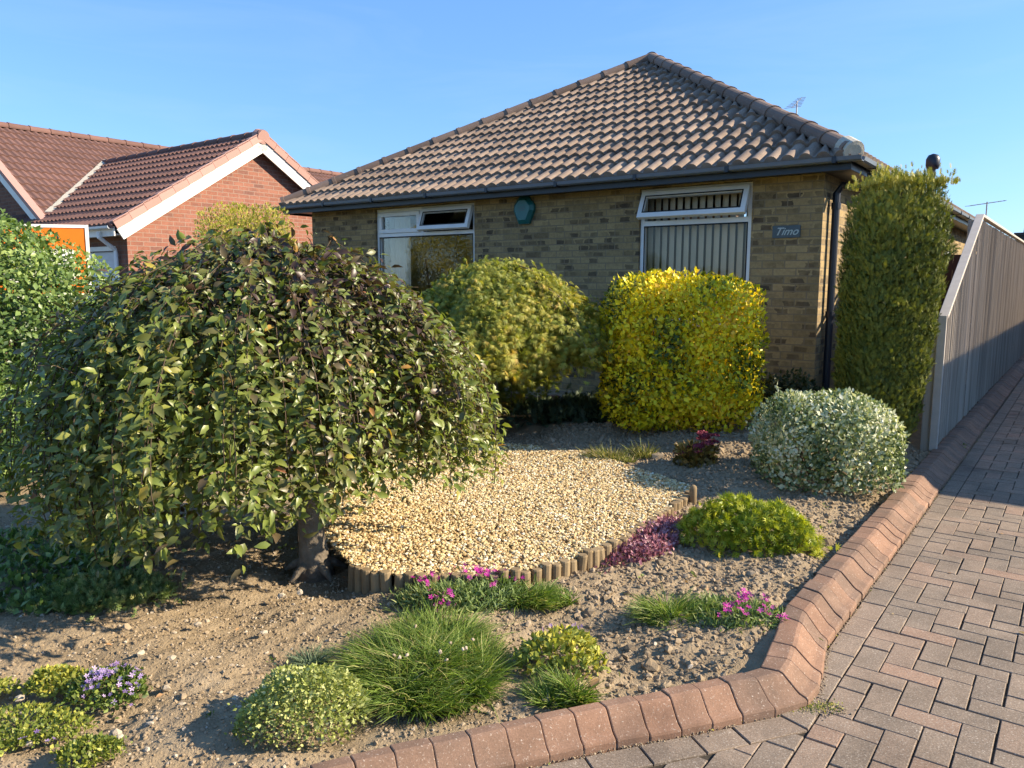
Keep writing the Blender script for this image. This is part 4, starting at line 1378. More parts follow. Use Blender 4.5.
ra, rb = W((e0 + e1) / 2, f0 + 4.25, zt), W((e0 + e1) / 2, f1 - 4.25, zt)
c00, c10, c11, c01 = W(e0, f0, 2.5), W(e1, f0, 2.5), W(e1, f1, 2.5), W(e0, f1, 2.5)
b.face([c10, c00, ra]); b.face([c00, c01, rb, ra]); b.face([c01, c11, rb]); b.face([c11, c10, ra, rb]); b.face([c00, c10, c11, c01])
b.build('roof', M['tile'], rh)

# ------------------------------------------------------------------ fence and gate
fz = .10
fn = thing('board_fence', 'tall weathered vertical board fence along the drive with sloping front end', 'fence', W(-1.12, 4, fz))
ftop = lambda v: np.interp(v, [-.42, -.34, 1.55, 1.7, 30], [1.16, 1.26, 2.17, 2.19, 2.19])
fb = MB()
v = -.40
while v < 14:
    wd_ = .098 * rng.uniform(.92, 1.08)
    jz = rng.normal() * .006; t0, t1 = ftop(v) - .034 + jz, ftop(v + wd_) - .034 + jz; v += .003 * rng.random()
    dw = rng.normal() * .003; bz = fz + .02 + rng.normal() * .004
    r_ = np.clip(rng.normal(.5, .28), 0, 1)
    # feather edge: thick on one edge
    P = [W(-1.135 + dw, v, bz), W(-1.155 + dw, v, bz), W(-1.143 + dw, v + wd_ + .012, bz), W(-1.135 + dw, v + wd_ + .012, bz)]
    Q = [np.array([*p[:2], t0 if i in (0, 1) else t1]) for i, p in enumerate(P)]
    fb.hexa(P + Q, r_)
    v += wd_
fb.build('boards', M['fence'], fn)
for vv in (-.42, 1.58, 3.9, 6.2, 8.5, 10.8, 13.1):
    b = MB(); b.wbox(-1.115, -1.03, vv, vv + .085, fz - .1, ftop(vv + .05) - .02); b.build('post', M['fence'], fn, bevel=.004)
b = MB()
for zz in (.45, 1.0):
    b = MB(); b.wbox(-1.133, -1.09, -.40, 14, zz, zz + .08); b.build('rail', M['fence'], fn)
b = MB(); b.wbox(-1.133, -1.09, 1.6, 14, 1.85, 1.93); b.build('rail', M['fence'], fn)
b = MB()
b.bar(W(-1.135, -.43, ftop(-.36) - .01), W(-1.135, 1.60, 2.205), .075, .03)
b.bar(W(-1.135, 1.61, 2.205), W(-1.135, 14, 2.205), .06, .028)
b.build('capping', M['fence_cap'], fn, bevel=.004)
b = MB(); b.wbox(-1.165, -1.10, -.455, -.425, fz - .02, 1.24); b.build('end_board', M['fence_cap'], fn, bevel=.006)
gt_ = thing('side_gate', 'dark brown boarded gate between the bungalow and the fence', 'gate', W(-.55, 5.0, .1))
for k in range(7):
    b = MB(); w0 = -.10 - .133 * k
    b.wbox(w0 - .13, w0, 4.98, 5.0, .15, 1.92); b.build('board', M['gate'], gt_)
b = MB()
for zz in (.4, 1.05, 1.7):
    b = MB(); b.wbox(-1.03, -.1, 5.001, 5.03, zz, zz + .09); b.build('rail', M['gate'], gt_)

# ------------------------------------------------------------------ sale board
sp = np.array([-4.30, 7.9, 0.0])
eb = thing('sale_board', 'orange sale board with white border standing behind the green hedge', 'sign', sp)
ud = np.array([-.86, -.50, -.02]); ud /= np.linalg.norm(ud); un = np.cross(UPV, ud); un /= np.linalg.norm(un)
if un[1] > 0: un = -un
def bb(mb, u0, u1, z0, z1, d0, d1):
    o_ = sp
    P = lambda u, d, z: o_ + ud * u + un * d + UPV * (z + 0)
    mb.hexa([P(u0, d1, z0), P(u1, d1, z0), P(u1, d0, z0), P(u0, d0, z0), P(u0, d1, z1), P(u1, d1, z1), P(u1, d0, z1), P(u0, d0, z1)])
b = MB(); bb(b, 0, .86, 1.38, 2.03, 0, .012); b.build('panel', M['orange'], eb)
b = MB()
for u0, u1, z0, z1 in ((-.02, .88, 2.03, 2.06), (-.02, .88, 1.35, 1.38), (-.02, .012, 1.38, 2.03), (.848, .88, 1.38, 2.03)): bb(b, u0, u1, z0, z1, -.005, .02)
b.build('border', M['white_paint'], eb)
b = MB(); bb(b, .12, .74, 1.48, 1.82, .012, .016); b.build('white_panel', M['white_paint'], eb)
b = MB(); bb(b, .245, .258, 1.90, 1.97, .012, .016); bb(b, .70, .80, 1.90, 1.975, .012, .016); b.build('lettering', M['ink'], eb)
b = MB(); b.wbox(0, 0, 0, 0, 0, 0); b = MB()
bb(b, .40, .46, -.05, 2.06, -.06, -.006); b.build('post', M['wood_post'], eb)

# ------------------------------------------------------------------ planting
# big weeping tree --------------------------------------------------------------
tc = at(315, 566)
wt = thing('weeping_tree', 'large weeping tree with drooping bronze green leaves over a stout trunk', 'tree', (tc[0], tc[1], gz(tc[0], tc[1])))
b = MB(); z0 = gz(tc[0], tc[1])
cc = np.array([-1.26, 3.93])
b.tube([(tc[0], tc[1], z0 - .06), (tc[0] + .0, tc[1], z0 + .03), (tc[0] - .01, tc[1], z0 + .13), (tc[0] - .03, tc[1] + .03, z0 + .5), (tc[0] - .08, tc[1] + .08, z0 + .95), (tc[0] - .12, tc[1] + .1, z0 + 1.3)],
       [.105, .083, .068, .060, .065, .05], 14)
for k in range(5):
    a = k * 1.26 + .4
    b.tube([(tc[0], tc[1], z0 + .05), (tc[0] + .11 * cos(a), tc[1] + .11 * sin(a), z0 + .005), (tc[0] + .17 * cos(a), tc[1] + .17 * sin(a), z0 - .03)], [.035, .022, .008], 8)
b.build('trunk', M['bark'], wt, smooth=True)
# weeping crown: shoots arch from the head of the trunk and hang to the skirt
head = np.array([tc[0] - .12, tc[1] + .1, z0 + 1.28])
zs_ = np.array([1.68, 1.60, 1.48, 1.31, 1.11, .89, .67, .45, .25])
rs_ = np.array([.02, .38, .63, .81, .95, 1.03, 1.06, 1.03, .95])
br = MB(); LP, LD, LN, LS = [], [], [], []
ns = 800
for s_ in range(ns):
    az = rng.random() * 2 * pi
    lob = 1 + .07 * sin(3 * az + 1.0) + .05 * sin(5 * az + 2.2) + rng.normal() * .05
    lob *= (1.02 if cos(az) < 0 else .98)
    depth = 1 - .42 * rng.random() ** 1.8
    dz = rng.normal() * .05
    end_z = .25 + .22 * rng.random() + .24 * max(0, cos(az + .1)) ** 1.5 + .10 * max(0, -sin(az)) + .10 * max(0, -sin(az)) * (.5 + .5 * sin(7 * az))
    zz = np.linspace(1.67, end_z, 30)
    rr = np.interp(zz, zs_[::-1], rs_[::-1]) * depth * lob
    x = cc[0] + rr * np.cos(az) * 1.02; y = cc[1] + rr * np.sin(az) * .98
    rr = rr * (1 - .25 * max(0, -cos(az)) * sm(.95, 1.4, zz))
    top_k = int(rng.integers(0, 12)) if rng.random() < .75 else 0
    P = np.stack([x, y, zz * (1 - .10 * (1 - depth)) + dz], 1)[top_k:]
    P = P + np.cumsum(rng.normal(size=P.shape) * .006, axis=0)
    if s_ % 3 == 0 and len(P) > 8:
        br.tube(np.concatenate([[head + (P[0] - head) * .1], P[::4]]), [.008] + [.0022] * len(P[::4]), 5)
    dl = np.linalg.norm(np.diff(P, axis=0), axis=1); Ls = np.concatenate([[0], np.cumsum(dl)])
    st = np.arange(.02, Ls[-1], .030)
    for t in st:
        p = np.array([np.interp(t, Ls, P[:, i]) for i in range(3)])
        q = np.array([np.interp(min(t + .03, Ls[-1]), Ls, P[:, i]) for i in range(3)])
        d = (q - p); d /= np.linalg.norm(d) + 1e-9
        out = np.array([cos(az), sin(az), 0])
        for sg_ in (-1, 1):
            if rng.random() < .26: continue
            side = np.cross(d, out) * sg_
            ld = .65 * side + .70 * out + .12 * d + np.array([0, 0, -.22]) + .55 * rng.normal(size=3)
            LP.append(p + rng.normal(size=3) * .012); LD.append(ld); LN.append(out * .8 + np.array([0, 0, .8]) + .45 * rng.normal(size=3)); LS.append((depth, p[2]))
LP, LD, LN, LS = map(np.array, (LP, LD, LN, LS))
hv = bumpy(LP, .16, 3.2, 5) - 1
rr = .10 + .74 * rng.random(len(LP)) + hv + .05 - .22 * sm(1.15, 1.75, LS[:, 1]) + .06 * sm(.9, .4, LS[:, 1])
rr = np.where(rng.random(len(LP)) < .012, .97 + .03 * rng.random(len(LP)), np.clip(rr, 0, .93))
leaves('crown', LP, LD, LN, .046 * rng.uniform(.5, 1.4, len(LP)), T_LEAF, M['big'], wt, rr, rng.uniform(.7, 1.2, len(LP)))
for s_ in range(46):   # stray shoots breaking the outline
    az = rng.random() * 2 * pi; zk = rng.uniform(.9, 1.62); rk = np.interp(zk, zs_[::-1], rs_[::-1])
    p = np.array([cc[0] + rk * cos(az), cc[1] + rk * sin(az), zk]); dv_ = np.array([cos(az), sin(az), rng.uniform(.2, 1.4)]); dv_ /= np.linalg.norm(dv_)
    l_ = rng.uniform(.08, .2); br.tube([p - dv_ * .1, p, p + dv_ * l_ * .6, p + dv_ * l_ + np.array([0, 0, -.03])], [.003, .0025, .002, .001], 4)
br.build('branches', M['twig'], wt, smooth=True)

# weeping dissected maple -----------------------------------------------------------
mc = np.array([-.20, 6.98, 0])
mt = thing('weeping_maple', 'weeping cut leaf maple with olive and amber foliage below the left window', 'tree', (mc[0], mc[1], gz(mc[0], mc[1])))
g0 = gz(mc[0], mc[1])
b = MB(); b.tube([(mc[0], mc[1], g0 - .05), (mc[0] + .03, mc[1] - .02, g0 + .4), (mc[0] - .03, mc[1], g0 + .9), (mc[0] + .02, mc[1], g0 + 1.3)], [.06, .045, .04, .03], 10)
LP, LD, LN, HU = [], [], [], []
for s_ in range(1500):
    az = rng.random() * 2 * pi
    depth = 1 - .45 * rng.random() ** 1.7
    Rm = (1.12 + .08 * max(0, cos(az)) + .10 * sin(3 * az + .5) + .06 * sin(7 * az)) * depth
    # umbrella arch, in tiers
    tstart = rng.random() ** .8
    tier = int(rng.integers(0, 4))
    zt = 1.68 - .20 * (1 - depth) + rng.normal() * .02 - .05 * (tier % 2)
    n = 16; t = np.linspace(tstart * .8, min(1.0, tstart * .8 + .42), n)
    r = Rm * np.clip(t, 0, 1) ** .72
    z = zt - (zt - (.20 + .55 * float(sm(-.2, .5, np.array(cos(az + .5))))) - .18 * rng.random()) * np.clip(t, 0, 1) ** 1.5
    P = np.stack([mc[0] + r * cos(az) * 1.02, mc[1] + r * sin(az) * .82, z], 1) + np.cumsum(rng.normal(size=(n, 3)) * .008, 0)
    out = np.array([cos(az), sin(az), 0]); h_ = rng.random()
    if s_ % 14 == 0: b.tube([np.array([mc[0], mc[1], g0 + 1.1 + .2 * rng.random()]), P[0], P[6], P[-1]], [.016, .009, .006, .003], 5)
    for k in range(n):
        for j in range(2):
            LP.append(P[k] + rng.normal(size=3) * .03)
            LD.append(.55 * out + np.array([0, 0, -.6]) + .55 * rng.normal(size=3)); LN.append(out * .6 + UPV * .8 + .5 * rng.normal(size=3)); HU.append(h_)
b.build('trunk', M['bark'], mt, smooth=True)
LP, LD, LN, HU = map(np.array, (LP, LD, LN, HU))
leaves('crown', LP, LD, LN, .055 * rng.uniform(.7, 1.3, len(LP)), T_STAR, M['maple'], mt, np.clip(.55 * HU + .45 * rng.random(len(LP)), 0, 1))

# clipped golden euonymus ---------------------------------------------------------
yc = np.array([1.49, 6.86, 0])
yz = gz(yc[0], yc[1])
shrub('golden_euonymus', 'clipped square bright yellow euonymus below the right window', 'shrub', (yc[0], yc[1], yz + .68), (.69, .53, .68), 27000, M['yellow'], .041, T_OVAL, yz,
      up=.45, out=.8, jit=.6, p=4.4, amp=.038, freq=10, seed=21, shell=.36, hue=.27, stems=9, stem_r=.014, rot=-.12)
# silver variegated euonymus ---------------------------------------------------------
sc_ = at(826, 484, .10); sc_ = np.array([2.15, 5.25, 0]); sz_ = gz(sc_[0], sc_[1])
shrub('silver_euonymus', 'rounded grey and cream variegated euonymus beside the kerb', 'shrub', (sc_[0] + .02, sc_[1], sz_ + .215), (.465, .43, .39), 17000, M['silver'], .030, T_OVAL, sz_,
      up=.5, out=.7, jit=.6, p=3.2, amp=.035, freq=9, seed=4, shell=.30, hue=.22, stems=9, stem_r=.009)
# column conifer ---------------------------------------------------------------------
kc = np.array([3.0, 6.25, 0]); kz = gz(kc[0], kc[1])
cf = thing('column_conifer', 'tall clipped column conifer with yellow green top at the house corner', 'conifer', (kc[0], kc[1], kz))
P, nr, s_ = blob((kc[0] + .03, kc[1], kz + 1.10), (.315, .32, 1.13), 38000, p=4.0, amp=.035, freq=10, seed=9, shell=.30, zmin=kz + .01, taper=.13, lean=(.05, 0))
d = .22 * nr + .95 * UPV + .38 * rng.normal(size=P.shape)
hh = sm(1.7, 2.5, P[:, 2])
r = np.clip(.05 + .55 * rng.random(len(P)) + .38 * hh + (bumpy(P, .12, 6, 31) - 1), 0, 1)
# leading shoots sticking out of the top
tp = rng.uniform(-1, 1, (900, 2)) * [.32, .30]
tall = rng.random(900) ** 4
TP = np.stack([kc[0] + .08 + tp[:, 0], kc[1] + tp[:, 1], kz + 2.15 + .15 * tall * rng.random(900) - .06 * (tp ** 2).sum(1)], 1)
allP = np.concatenate([P, TP]); alld = np.concatenate([d, UPV + .22 * rng.normal(size=TP.shape)]); alln = np.concatenate([nr + .35 * rng.normal(size=P.shape), rng.normal(size=TP.shape)])
leaves('foliage', allP, alld, alln, .046 * rng.uniform(.6, 1.4, len(allP)), T_SPRAY, M['conifer'], cf, np.concatenate([r, .7 + .3 * rng.random(900)]))
b = MB(); b.tube([(kc[0], kc[1], kz - .05), (kc[0] + .05, kc[1], kz + 1.2), (kc[0] + .1, kc[1], kz + 2.2)], [.07, .05, .02], 10)
for k in range(11):
    a = k * 2.4; z = kz + .2 + .15 * k
    b.tube([(kc[0] + .03, kc[1], z), (kc[0] + .03 + .3 * cos(a), kc[1] + .3 * sin(a), z + .25)], [.014, .005], 5)
b.build('trunk', M['bark'], cf, smooth=True)
# golden conifer by the boundary
qc = np.array([-3.40, 10.0]); qz = .1
shrub('golden_conifer', 'clipped golden conifer against the red brick gable wall', 'conifer', (qc[0], qc[1], 1.27), (.55, .52, 1.18), 26000, M['golden_con'], .036, T_SPRAY, qz,
      up=.6, out=.7, jit=.5, p=5.5, amp=.025, freq=8, seed=14, shell=.28, hue=.18, stems=5, stem_r=.03)
# hedge on the left
shrub('trimmed_hedge', 'light green leafy hedge in front of the orange sale board', 'hedge', (-4.62, 6.25, .95), (1.24, 1.0, 1.14), 60000, M['hedge'], .043, T_OVAL, .05,
      up=.15, out=.7, jit=.75, p=2.6, amp=.07, freq=6, seed=6, shell=.34, hue=.25, stems=12, stem_r=.015)
shrub('low_shrub', 'small light green shrub at the foot of the hedge on the left edge', 'shrub', (-3.85, 5.25, .42), (.62, .45, .42), 5000, M['hedge'], .05, T_OVAL, .05,
      up=.15, out=.7, jit=.75, p=2.3, amp=.08, freq=6, seed=16, shell=.4, hue=.25, stems=6, stem_r=.01)
# dark shrub between the golden and the silver euonymus, against the wall
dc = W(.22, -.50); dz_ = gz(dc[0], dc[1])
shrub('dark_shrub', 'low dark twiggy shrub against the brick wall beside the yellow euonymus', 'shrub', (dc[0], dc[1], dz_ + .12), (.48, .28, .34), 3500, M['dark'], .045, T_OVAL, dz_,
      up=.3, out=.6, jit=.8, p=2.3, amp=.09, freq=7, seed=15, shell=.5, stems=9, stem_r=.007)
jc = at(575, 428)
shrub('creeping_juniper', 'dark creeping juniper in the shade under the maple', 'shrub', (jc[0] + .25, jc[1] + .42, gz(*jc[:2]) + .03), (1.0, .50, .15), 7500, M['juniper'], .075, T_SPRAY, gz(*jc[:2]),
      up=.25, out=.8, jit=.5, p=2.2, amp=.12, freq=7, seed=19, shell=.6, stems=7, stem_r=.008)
# timber edge at the foot of the maple
te = at(500, 409, .2); tf = at(558, 406, .2)
ts_ = thing('timber_sleeper', 'short timber sleeper lying on the soil under the maple', 'timber', (te[0], te[1], gz(te[0], te[1])))
b = MB(); b.bar(np.array([te[0], te[1] - .0, gz(te[0], te[1]) + .05]), np.array([tf[0], tf[1], gz(tf[0], tf[1]) + .05]), .10, .12); b.build('timber_body', M['brick_plain'], ts_, bevel=.008)

# sedum ------------------------------------------------------------------------------
c = at(695, 467); z0 = gz(c[0], c[1])
sd = thing('pink_sedum', 'dark pink flowered sedum clump at the edge of the shadow', 'flower', (c[0], c[1], z0))
P, r, o_ = disc(c, .15, .13, 420); P[:, 2] += rng.random(420) * .15
leaves('leaves', P, UPV * .7 + o_ * .6 + .4 * rng.normal(size=P.shape), o_ + .5 * rng.normal(size=P.shape), .055 * rng.uniform(.6, 1.2, 420), T_OVAL, M['sedum_leaf'], sd)
b = MB(); HP = []
for k in range(15):
    a = rng.random() * 6.28; q = rng.random() ** .6 * .15
    top = np.array([c[0] + q * cos(a) + .03, c[1] + q * sin(a), z0 + .19 + .06 * (1 - q / .15) - .08 * (cos(a) < -.3) + .02 * rng.normal()])
    b.tube([(c[0] + .3 * q * cos(a), c[1] + .3 * q * sin(a), z0), top], [.004, .003], 5)
    aa = rng.random(130) * 6.28; rr = rng.random(130) ** .5 * .04
    HP.append(np.stack([top[0] + rr * np.cos(aa), top[1] + rr * np.sin(aa), top[2] + .018 * (1 - (rr / .05) ** 2) + rng.random(130) * .008], 1))
b.build('stems', M['sedum_leaf'], sd)
for q in HP: flowers('flower_head', q, M['sedum_head'], sd, .0085, 1, .8)


def patch(name, label, cat, c, rx, ry, h, n, mat, size, tmpl, fl=None, nfl=0, fsize=.012, fz_=.02, rot=0, up=.6, out=.5, jit=.6, flc=None, group=None, blade=None):
    """a low cushion: leaves over a dome, flowers above it"""
    z0 = gz(c[0], c[1])
    root = thing(name, label, cat, (c[0], c[1], z0), group)
    P, r, o_ = disc(c, rx, ry, n, rot, .5)
    edge_n = bumpy(np.stack([o_[:, 0], o_[:, 1], 0 * r], 1), .20, 3.5, int(abs(c[0]) * 1000) % 997)
    P[:, 0] = c[0] + (P[:, 0] - c[0]) * edge_n; P[:, 1] = c[1] + (P[:, 1] - c[1]) * edge_n
    P[:, :2] = np.where((rng.random(n) < (.015 if h > .17 else .05))[:, None], np.array(c[:2]) + (P[:, :2] - np.array(c[:2])) * 1.28, P[:, :2])
    hh = h * np.sqrt(np.clip(1 - r ** 2.4, 0, 1)) * bumpy(P, .13, 22, 3)
    P[:, 2] = gz(P[:, 0], P[:, 1]) + hh * (1 - .75 * rng.random(n) ** 1.6) + .002
    d = UPV * up + o_ * (out * (.3 + r))[:, None] + jit * rng.normal(size=P.shape)
    nn = UPV * (1 - .6 * r)[:, None] + o_ * r[:, None] + .5 * rng.normal(size=P.shape)
    rv = np.clip(.1 + .8 * rng.random(n) + (bumpy(P, .2, 9, 8) - 1), 0, 1)
    if blade: leaves('blades', P, d, nn, size * rng.uniform(.6, 1.35, n), T_BLADE, mat, root, rv)
    else: leaves('leaves', P, d, nn, size * rng.uniform(.6, 1.35, n), tmpl, mat, root, rv)
    if nfl:
        m = nfl; fc_ = flc or (0, 0, 1, 1)
        k = max(5, m // 5); cen = rng.uniform(-1, 1, (k, 2)) * .9
        q = cen[rng.integers(0, k, m)] + rng.normal(size=(m, 2)) * .10
        q = q * [fc_[2], fc_[3]] + [fc_[0], fc_[1]]
        q = q[(q ** 2).sum(1) < 1.05]
        X_ = c[0] + q[:, 0] * rx * cos(rot) - q[:, 1] * ry * sin(rot); Y_ = c[1] + q[:, 0] * rx * sin(rot) + q[:, 1] * ry * cos(rot)
        rq = np.sqrt((q ** 2).sum(1)).clip(0, 1)
        FP = np.stack([X_, Y_, gz(X_, Y_) + h * np.sqrt(np.clip(1 - rq ** 2.4, 0, 1)) + fz_ * rng.uniform(.3, 1.3, len(X_))], 1)
        for q in FP[:98]: flowers('flower', q[None], fl, root, fsize)
    return root


# golden spiky shrub
c = at(757, 552); 
patch('golden_spirea', 'low bright lime yellow shrub near the kerb', 'shrub', (c[0], c[1] + .10), .375, .20, .235, 3000, M['spiky'], .04, T_STAR, rot=-.35, up=.7, out=.7, jit=.7)
# purple leaved patch trailing along the logs
c = at(642, 544)
_e = edge[11] - edge[7]
patch('purple_stonecrop', 'trailing mauve purple stonecrop along the end of the log edging', 'plant', (c[0] + .07, c[1] + .03), .46, .13, .06, 2000, M['purple_leaf'], .026, T_OVAL, fl=M['purple_leaf'], nfl=150, fsize=.012, rot=math.atan2(_e[1], _e[0]))
# dianthus and tufts
c = at(462, 606)
patch('magenta_dianthus', 'magenta flowering dianthus below the log edging beside the grass', 'flower', (c[0], c[1] + .05), .29, .17, .075, 3600, M['pinks'], .042, T_BLADE, fl=M['magenta'], nfl=105, fsize=.0115, fz_=.055, rot=.15, blade=True, jit=.8)
c = at(543, 606)
tuft('grass_tuft', 'fresh green grass tuft against the log edging', 'grass tuft', (c[0], c[1] + .05), .19, .10, .115, 1700, M['grass'], .0045, .8, .7, .1, 'grass tufts in the bed')
c = at(425, 712)
ct = np.array([c[0] - .01, c[1] + .25])
gr = tuft('grass_clump', 'wide shaggy clump of grass next to the lime mound by the front kerb', 'grass clump', ct, .31, .34, .16, 11000, M['grass'], .0042, .75, .65, 0)
sp_, r_, o_ = disc(ct, .24, .2, 10); sp_[:, 2] += .15
for q in sp_:
    b = MB(); b.tube([q - [0, 0, .13], q], [.0012, .001], 4); st_ = b.build('flower_stalk', M['drygrass'], gr)
    stones('seed_head', q[None], np.array([.008]), M['seed'], .9, .2, parent=st_)
c = at(291, 752)
patch('lime_mound', 'dense rounded lime green cushion plant beside the front kerb', 'shrub', (c[0] + .005, c[1] + .17), .195, .18, .185, 6500, M['mound'], .016, T_OVAL, up=.5, out=.8, jit=.5)
c = at(311, 664)
tuft('blue_fescue', 'tiny blue green fescue tuft alone on the bare soil', 'grass tuft', (c[0], c[1]), .065, .055, .085, 420, M['fescue'], .003, 1.0, .6)
c = at(560, 672)
patch('leggy_campanula', 'half bare straggly plant with tiny mauve blooms above a grass tuft', 'plant', (c[0], c[1] + .04), .175, .12, .13, 900, M['olive'], .03, T_OVAL, fl=M['mauve'], nfl=10, fsize=.009, fz_=.03, jit=.8)
c = at(561, 706)
tuft('grass_tuft', 'small upright grass tuft at the front kerb beside a curled brown leaf', 'grass tuft', (c[0], c[1] + .04), .13, .075, .125, 1100, M['grass'], .0042, .75, .5, 0, 'grass tufts in the bed')
c = at(676, 626)
tuft('grass_tuft', 'spreading grass tuft merging into the magenta flowers by the side kerb', 'grass tuft', (c[0], c[1] + .06), .16, .11, .115, 1300, M['grass'], .0042, .8, .6, 0, 'grass tufts in the bed')
c = at(748, 632)
patch('magenta_ice_plant', 'magenta flowering plant close to the inner edge of the side kerb', 'flower', (c[0], c[1] + .06), .22, .15, .075, 2600, M['pinks'], .040, T_BLADE, fl=M['magenta'], nfl=62, fsize=.0125, fz_=.05, rot=-.2, flc=(.2, .1, .8, .8), blade=True, jit=.8)
# bottom left planting
c = at(103, 706)
patch('mauve_aubrietia', 'mauve flowering aubrietia cushion on the bare soil at lower left', 'flower', (c[0], c[1] + .06), .135, .10, .09, 1500, M['dull'], .02, T_OVAL, fl=M['mauve'], nfl=110, fsize=.009, fz_=.02)
c = at(50, 695)
patch('green_saxifrage', 'bright green cushion just left of the mauve flowers', 'plant', (c[0], c[1] + .05), .13, .08, .06, 1500, M['olive'], .018, T_OVAL)
c = at(20, 742)
patch('yellow_thyme', 'sprawling yellow green mat in the bottom left corner', 'plant', (c[0] - .03, c[1] + .04), .21, .12, .035, 2200, M['olive'], .017, T_OVAL, fl=M['mauve'], nfl=6, fsize=.008)
c = at(86, 762)
patch('yellow_stonecrop', 'yellow green stonecrop cushion at the bottom edge', 'plant', (c[0] + .0, c[1] + .03), .10, .07, .05, 1300, M['olive'], .016, T_OVAL)
c = at(5, 690)
patch('olive_cushion', 'small olive cushion beside pale stones at the left edge', 'plant', (c[0] - .04, c[1] - .02), .09, .06, .03, 500, M['olive'], .017, T_OVAL)
# low greenery in the shade under the weeping tree
P = np.stack([rng.uniform(-4.2, -1.9, 9000), rng.uniform(3.2, 5.2, 9000)], 1)
gcx = at(40, 590)
e_ = ((P[:, 0] - gcx[0] + .25) / 1.05) ** 2 + ((P[:, 1] - gcx[1] - .25) / .62) ** 2 + .25 * np.sin(P[:, 0] * 6) * np.sin(P[:, 1] * 5)
P = P[e_ < 1]; PP = np.stack([P[:, 0], P[:, 1], gz(P[:, 0], P[:, 1]) + .045 * rng.random(len(P))], 1)
o = leaves('ground_cover', PP, UPV * .7 + .7 * rng.normal(size=PP.shape), UPV + .6 * rng.normal(size=PP.shape), .045 * rng.uniform(.6, 1.3, len(PP)), T_OVAL, M['hedge'], None)
tag(o, 'low green ground cover in the shade under the weeping tree', 'ground cover', kind='stuff')
c = at(112, 606)
patch('dark_heather', 'low feathery green cushion in the shade at the edge of the ground cover', 'shrub', (c[0] - .12, c[1] + .10), .26, .20, .06, 2600, M['pinks'], .045, T_SPRAY)
# dry grassy tuft at the back of the gravel
c = at(612, 462)
tuft('dry_tuft', 'pale yellow green tuft at the back edge of the gravel', 'grass tuft', (c[0], c[1] + .05), .24, .10, .11, 420, M['drygrass'], .007, .7, .3, -.3)
c = at(644, 458)
tuft('dry_tuft', 'second dry tuft on the gravel edge closest to the pink sedum', 'grass tuft', (c[0], c[1] + .05), .10, .08, .13, 170, M['drygrass'], .008, .6, .3)
# curled brown leaf by the kerb and little dead leaves by the trunk
c = at(592, 691)
lf = leaves('fallen_leaf', np.array([[c[0], c[1], gz(c[0], c[1]) + .012]]), np.array([[.5, .8, .5]]), np.array([[-.4, -.4, .8]]), .05, T_LEAF, M['dry'], None, np.array([.5]), np.array([1.6]))
lf.location = (0, 0, 0); tag(lf, 'single curled brown leaf on the soil at the front kerb', 'leaf')
c = at(365, 580)
PP, r, o_ = disc(c, .11, .05, 26); PP[:, 2] += .01
o = leaves('leaf_litter', PP, rng.normal(size=PP.shape), UPV + .5 * rng.normal(size=PP.shape), .03, T_LEAF, M['dry'], None)
tag(o, 'dry orange leaf litter by the trunk', 'leaf litter', kind='stuff')
# scattered larger pale stones, each one by itself
spots = [(523, 790), (172, 660), (182, 707), (166, 690), (70, 697), (20, 700), (30, 745), (198, 626), (264, 634), (300, 594), (141, 655), (150, 725), (120, 738), (236, 700), (281, 597), (322, 742), (624, 712), (655, 646), (690, 668), (655, 560), (635, 720)]
for i, (px, py) in enumerate(spots[1:]):
    c = at(px, py)
    o = stones('stone', np.array([[0, 0, 0.0]]), np.array([rng.uniform(.013, .022)]), M['clod'], .7, .15, np.array([rng.uniform(.93, 1)]))
    o.location = (c[0], c[1], gz(c[0], c[1]) + .004)
    tag(o, 'pale stone lying on the dry soil of the bed', 'stone', 'pale stones on the soil')

n_ = 70
lp = np.stack([rng.uniform(-2.6, 2.4, n_), rng.uniform(2.3, 5.4, n_)], 1); lp = lp[in_garden(lp[:, 0], lp[:, 1], .05)]
lp = np.concatenate([lp, np.stack([rng.uniform(1.5, 4.5, 14), rng.uniform(2.2, 5.5, 14)], 1)])
iz = np.where(in_garden(lp[:, 0], lp[:, 1], -.2), gz(lp[:, 0], lp[:, 1]) + .012, .006)
LPt = np.concatenate([lp, iz[:, None]], 1)
o = leaves('dead_leaves', LPt, rng.normal(size=LPt.shape) * [1, 1, .25], UPV + .5 * rng.normal(size=LPt.shape), rng.uniform(.012, .03, len(LPt)), T_LEAF, M['dry'], None)
tag(o, 'small dead leaves scattered over the bed and the drive', 'leaf litter', kind='stuff')
n_ = 34
wp = np.stack([rng.uniform(-2.4, 2.2, n_), rng.uniform(2.4, 5.2, n_)], 1); wp = wp[in_garden(wp[:, 0], wp[:, 1], .08) & ~inside(wp[:, 0], wp[:, 1], poly)]
WP = np.repeat(wp, 9, 0) + rng.normal(size=(len(wp) * 9, 2)) * .009
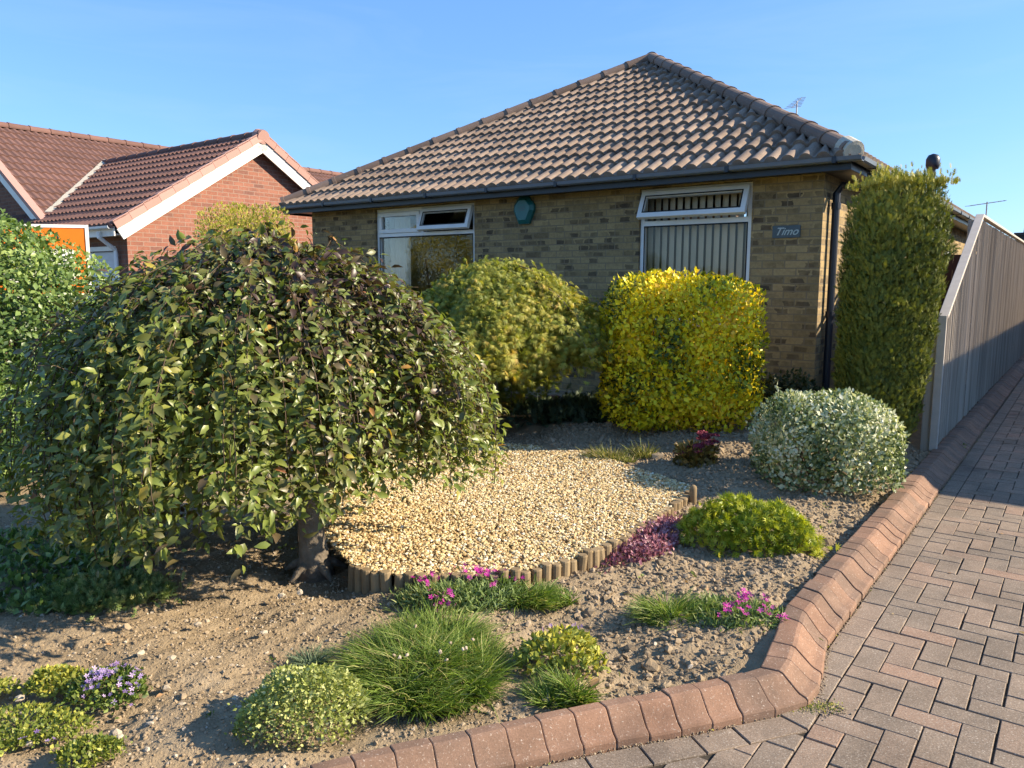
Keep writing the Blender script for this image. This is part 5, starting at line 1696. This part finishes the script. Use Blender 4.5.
WP = np.concatenate([WP, (gz(WP[:, 0], WP[:, 1]) + .008)[:, None]], 1)
o = leaves('seedling_weeds', WP, rng.normal(size=WP.shape) + UPV * .6, UPV + .5 * rng.normal(size=WP.shape), rng.uniform(.010, .022, len(WP)), T_OVAL, M['dull'], None)
tag(o, 'tiny green weed seedlings dotted over the bare soil', 'weeds', kind='stuff')
# sand and grit washed along the foot of the kerb
tk = rng.integers(0, len(ko) - 1, 5200); ff = rng.random(5200)[:, None]
kp = ko[tk] * (1 - ff) + ko[tk + 1] * ff
nv = (ko - ki); nv = nv / np.linalg.norm(nv, axis=1, keepdims=True)
kp = kp + nv[tk] * (np.abs(rng.normal(size=5200)) * .011 - .004)[:, None]
kk_ = (kp[:, 1] < 8)
extra = np.array([1.07, 2.57]) + rng.normal(size=(900, 2)) * [.05, .022]
kp = np.concatenate([kp[kk_], extra])
o = stones('grit', np.concatenate([kp, np.full((len(kp), 1), .0)], 1), rng.uniform(.0015, .0045, len(kp)), M['clod'], .7, .2, np.clip(.35 + .5 * rng.random(len(kp)), 0, 1))
tag(o, 'sandy grit gathered along the foot of the kerb', 'grit', kind='stuff')
MPt = np.concatenate([np.array([1.06, 2.575]) + rng.normal(size=(420, 2)) * [.06, .018], np.zeros((420, 1))], 1)
mi = rng.integers(0, len(ko) - 1, 260); MPt = np.concatenate([MPt, np.concatenate([ko[mi] + nv[mi] * .006 + rng.normal(size=(260, 2)) * .006, np.zeros((260, 1))], 1)])
o = leaves('moss', MPt, UPV + rng.normal(size=MPt.shape), UPV + rng.normal(size=MPt.shape), .009, T_OVAL, M['olive'], None)
tag(o, 'yellow green moss in the joint at the kerb corner', 'moss', kind='stuff')
c = at(958, 450, 0)
root = thing('drive_weed', 'little green weed at the foot of the kerb where the shadow starts', 'weed', (c[0], c[1], 0))
Q = c + rng.normal(size=(40, 3)) * [.03, .03, 0] + UPV * (rng.random(40) * .06)[:, None]
leaves('leaves', Q, UPV + .9 * rng.normal(size=Q.shape), UPV + rng.normal(size=Q.shape), .03, T_OVAL, M['dull'], root)
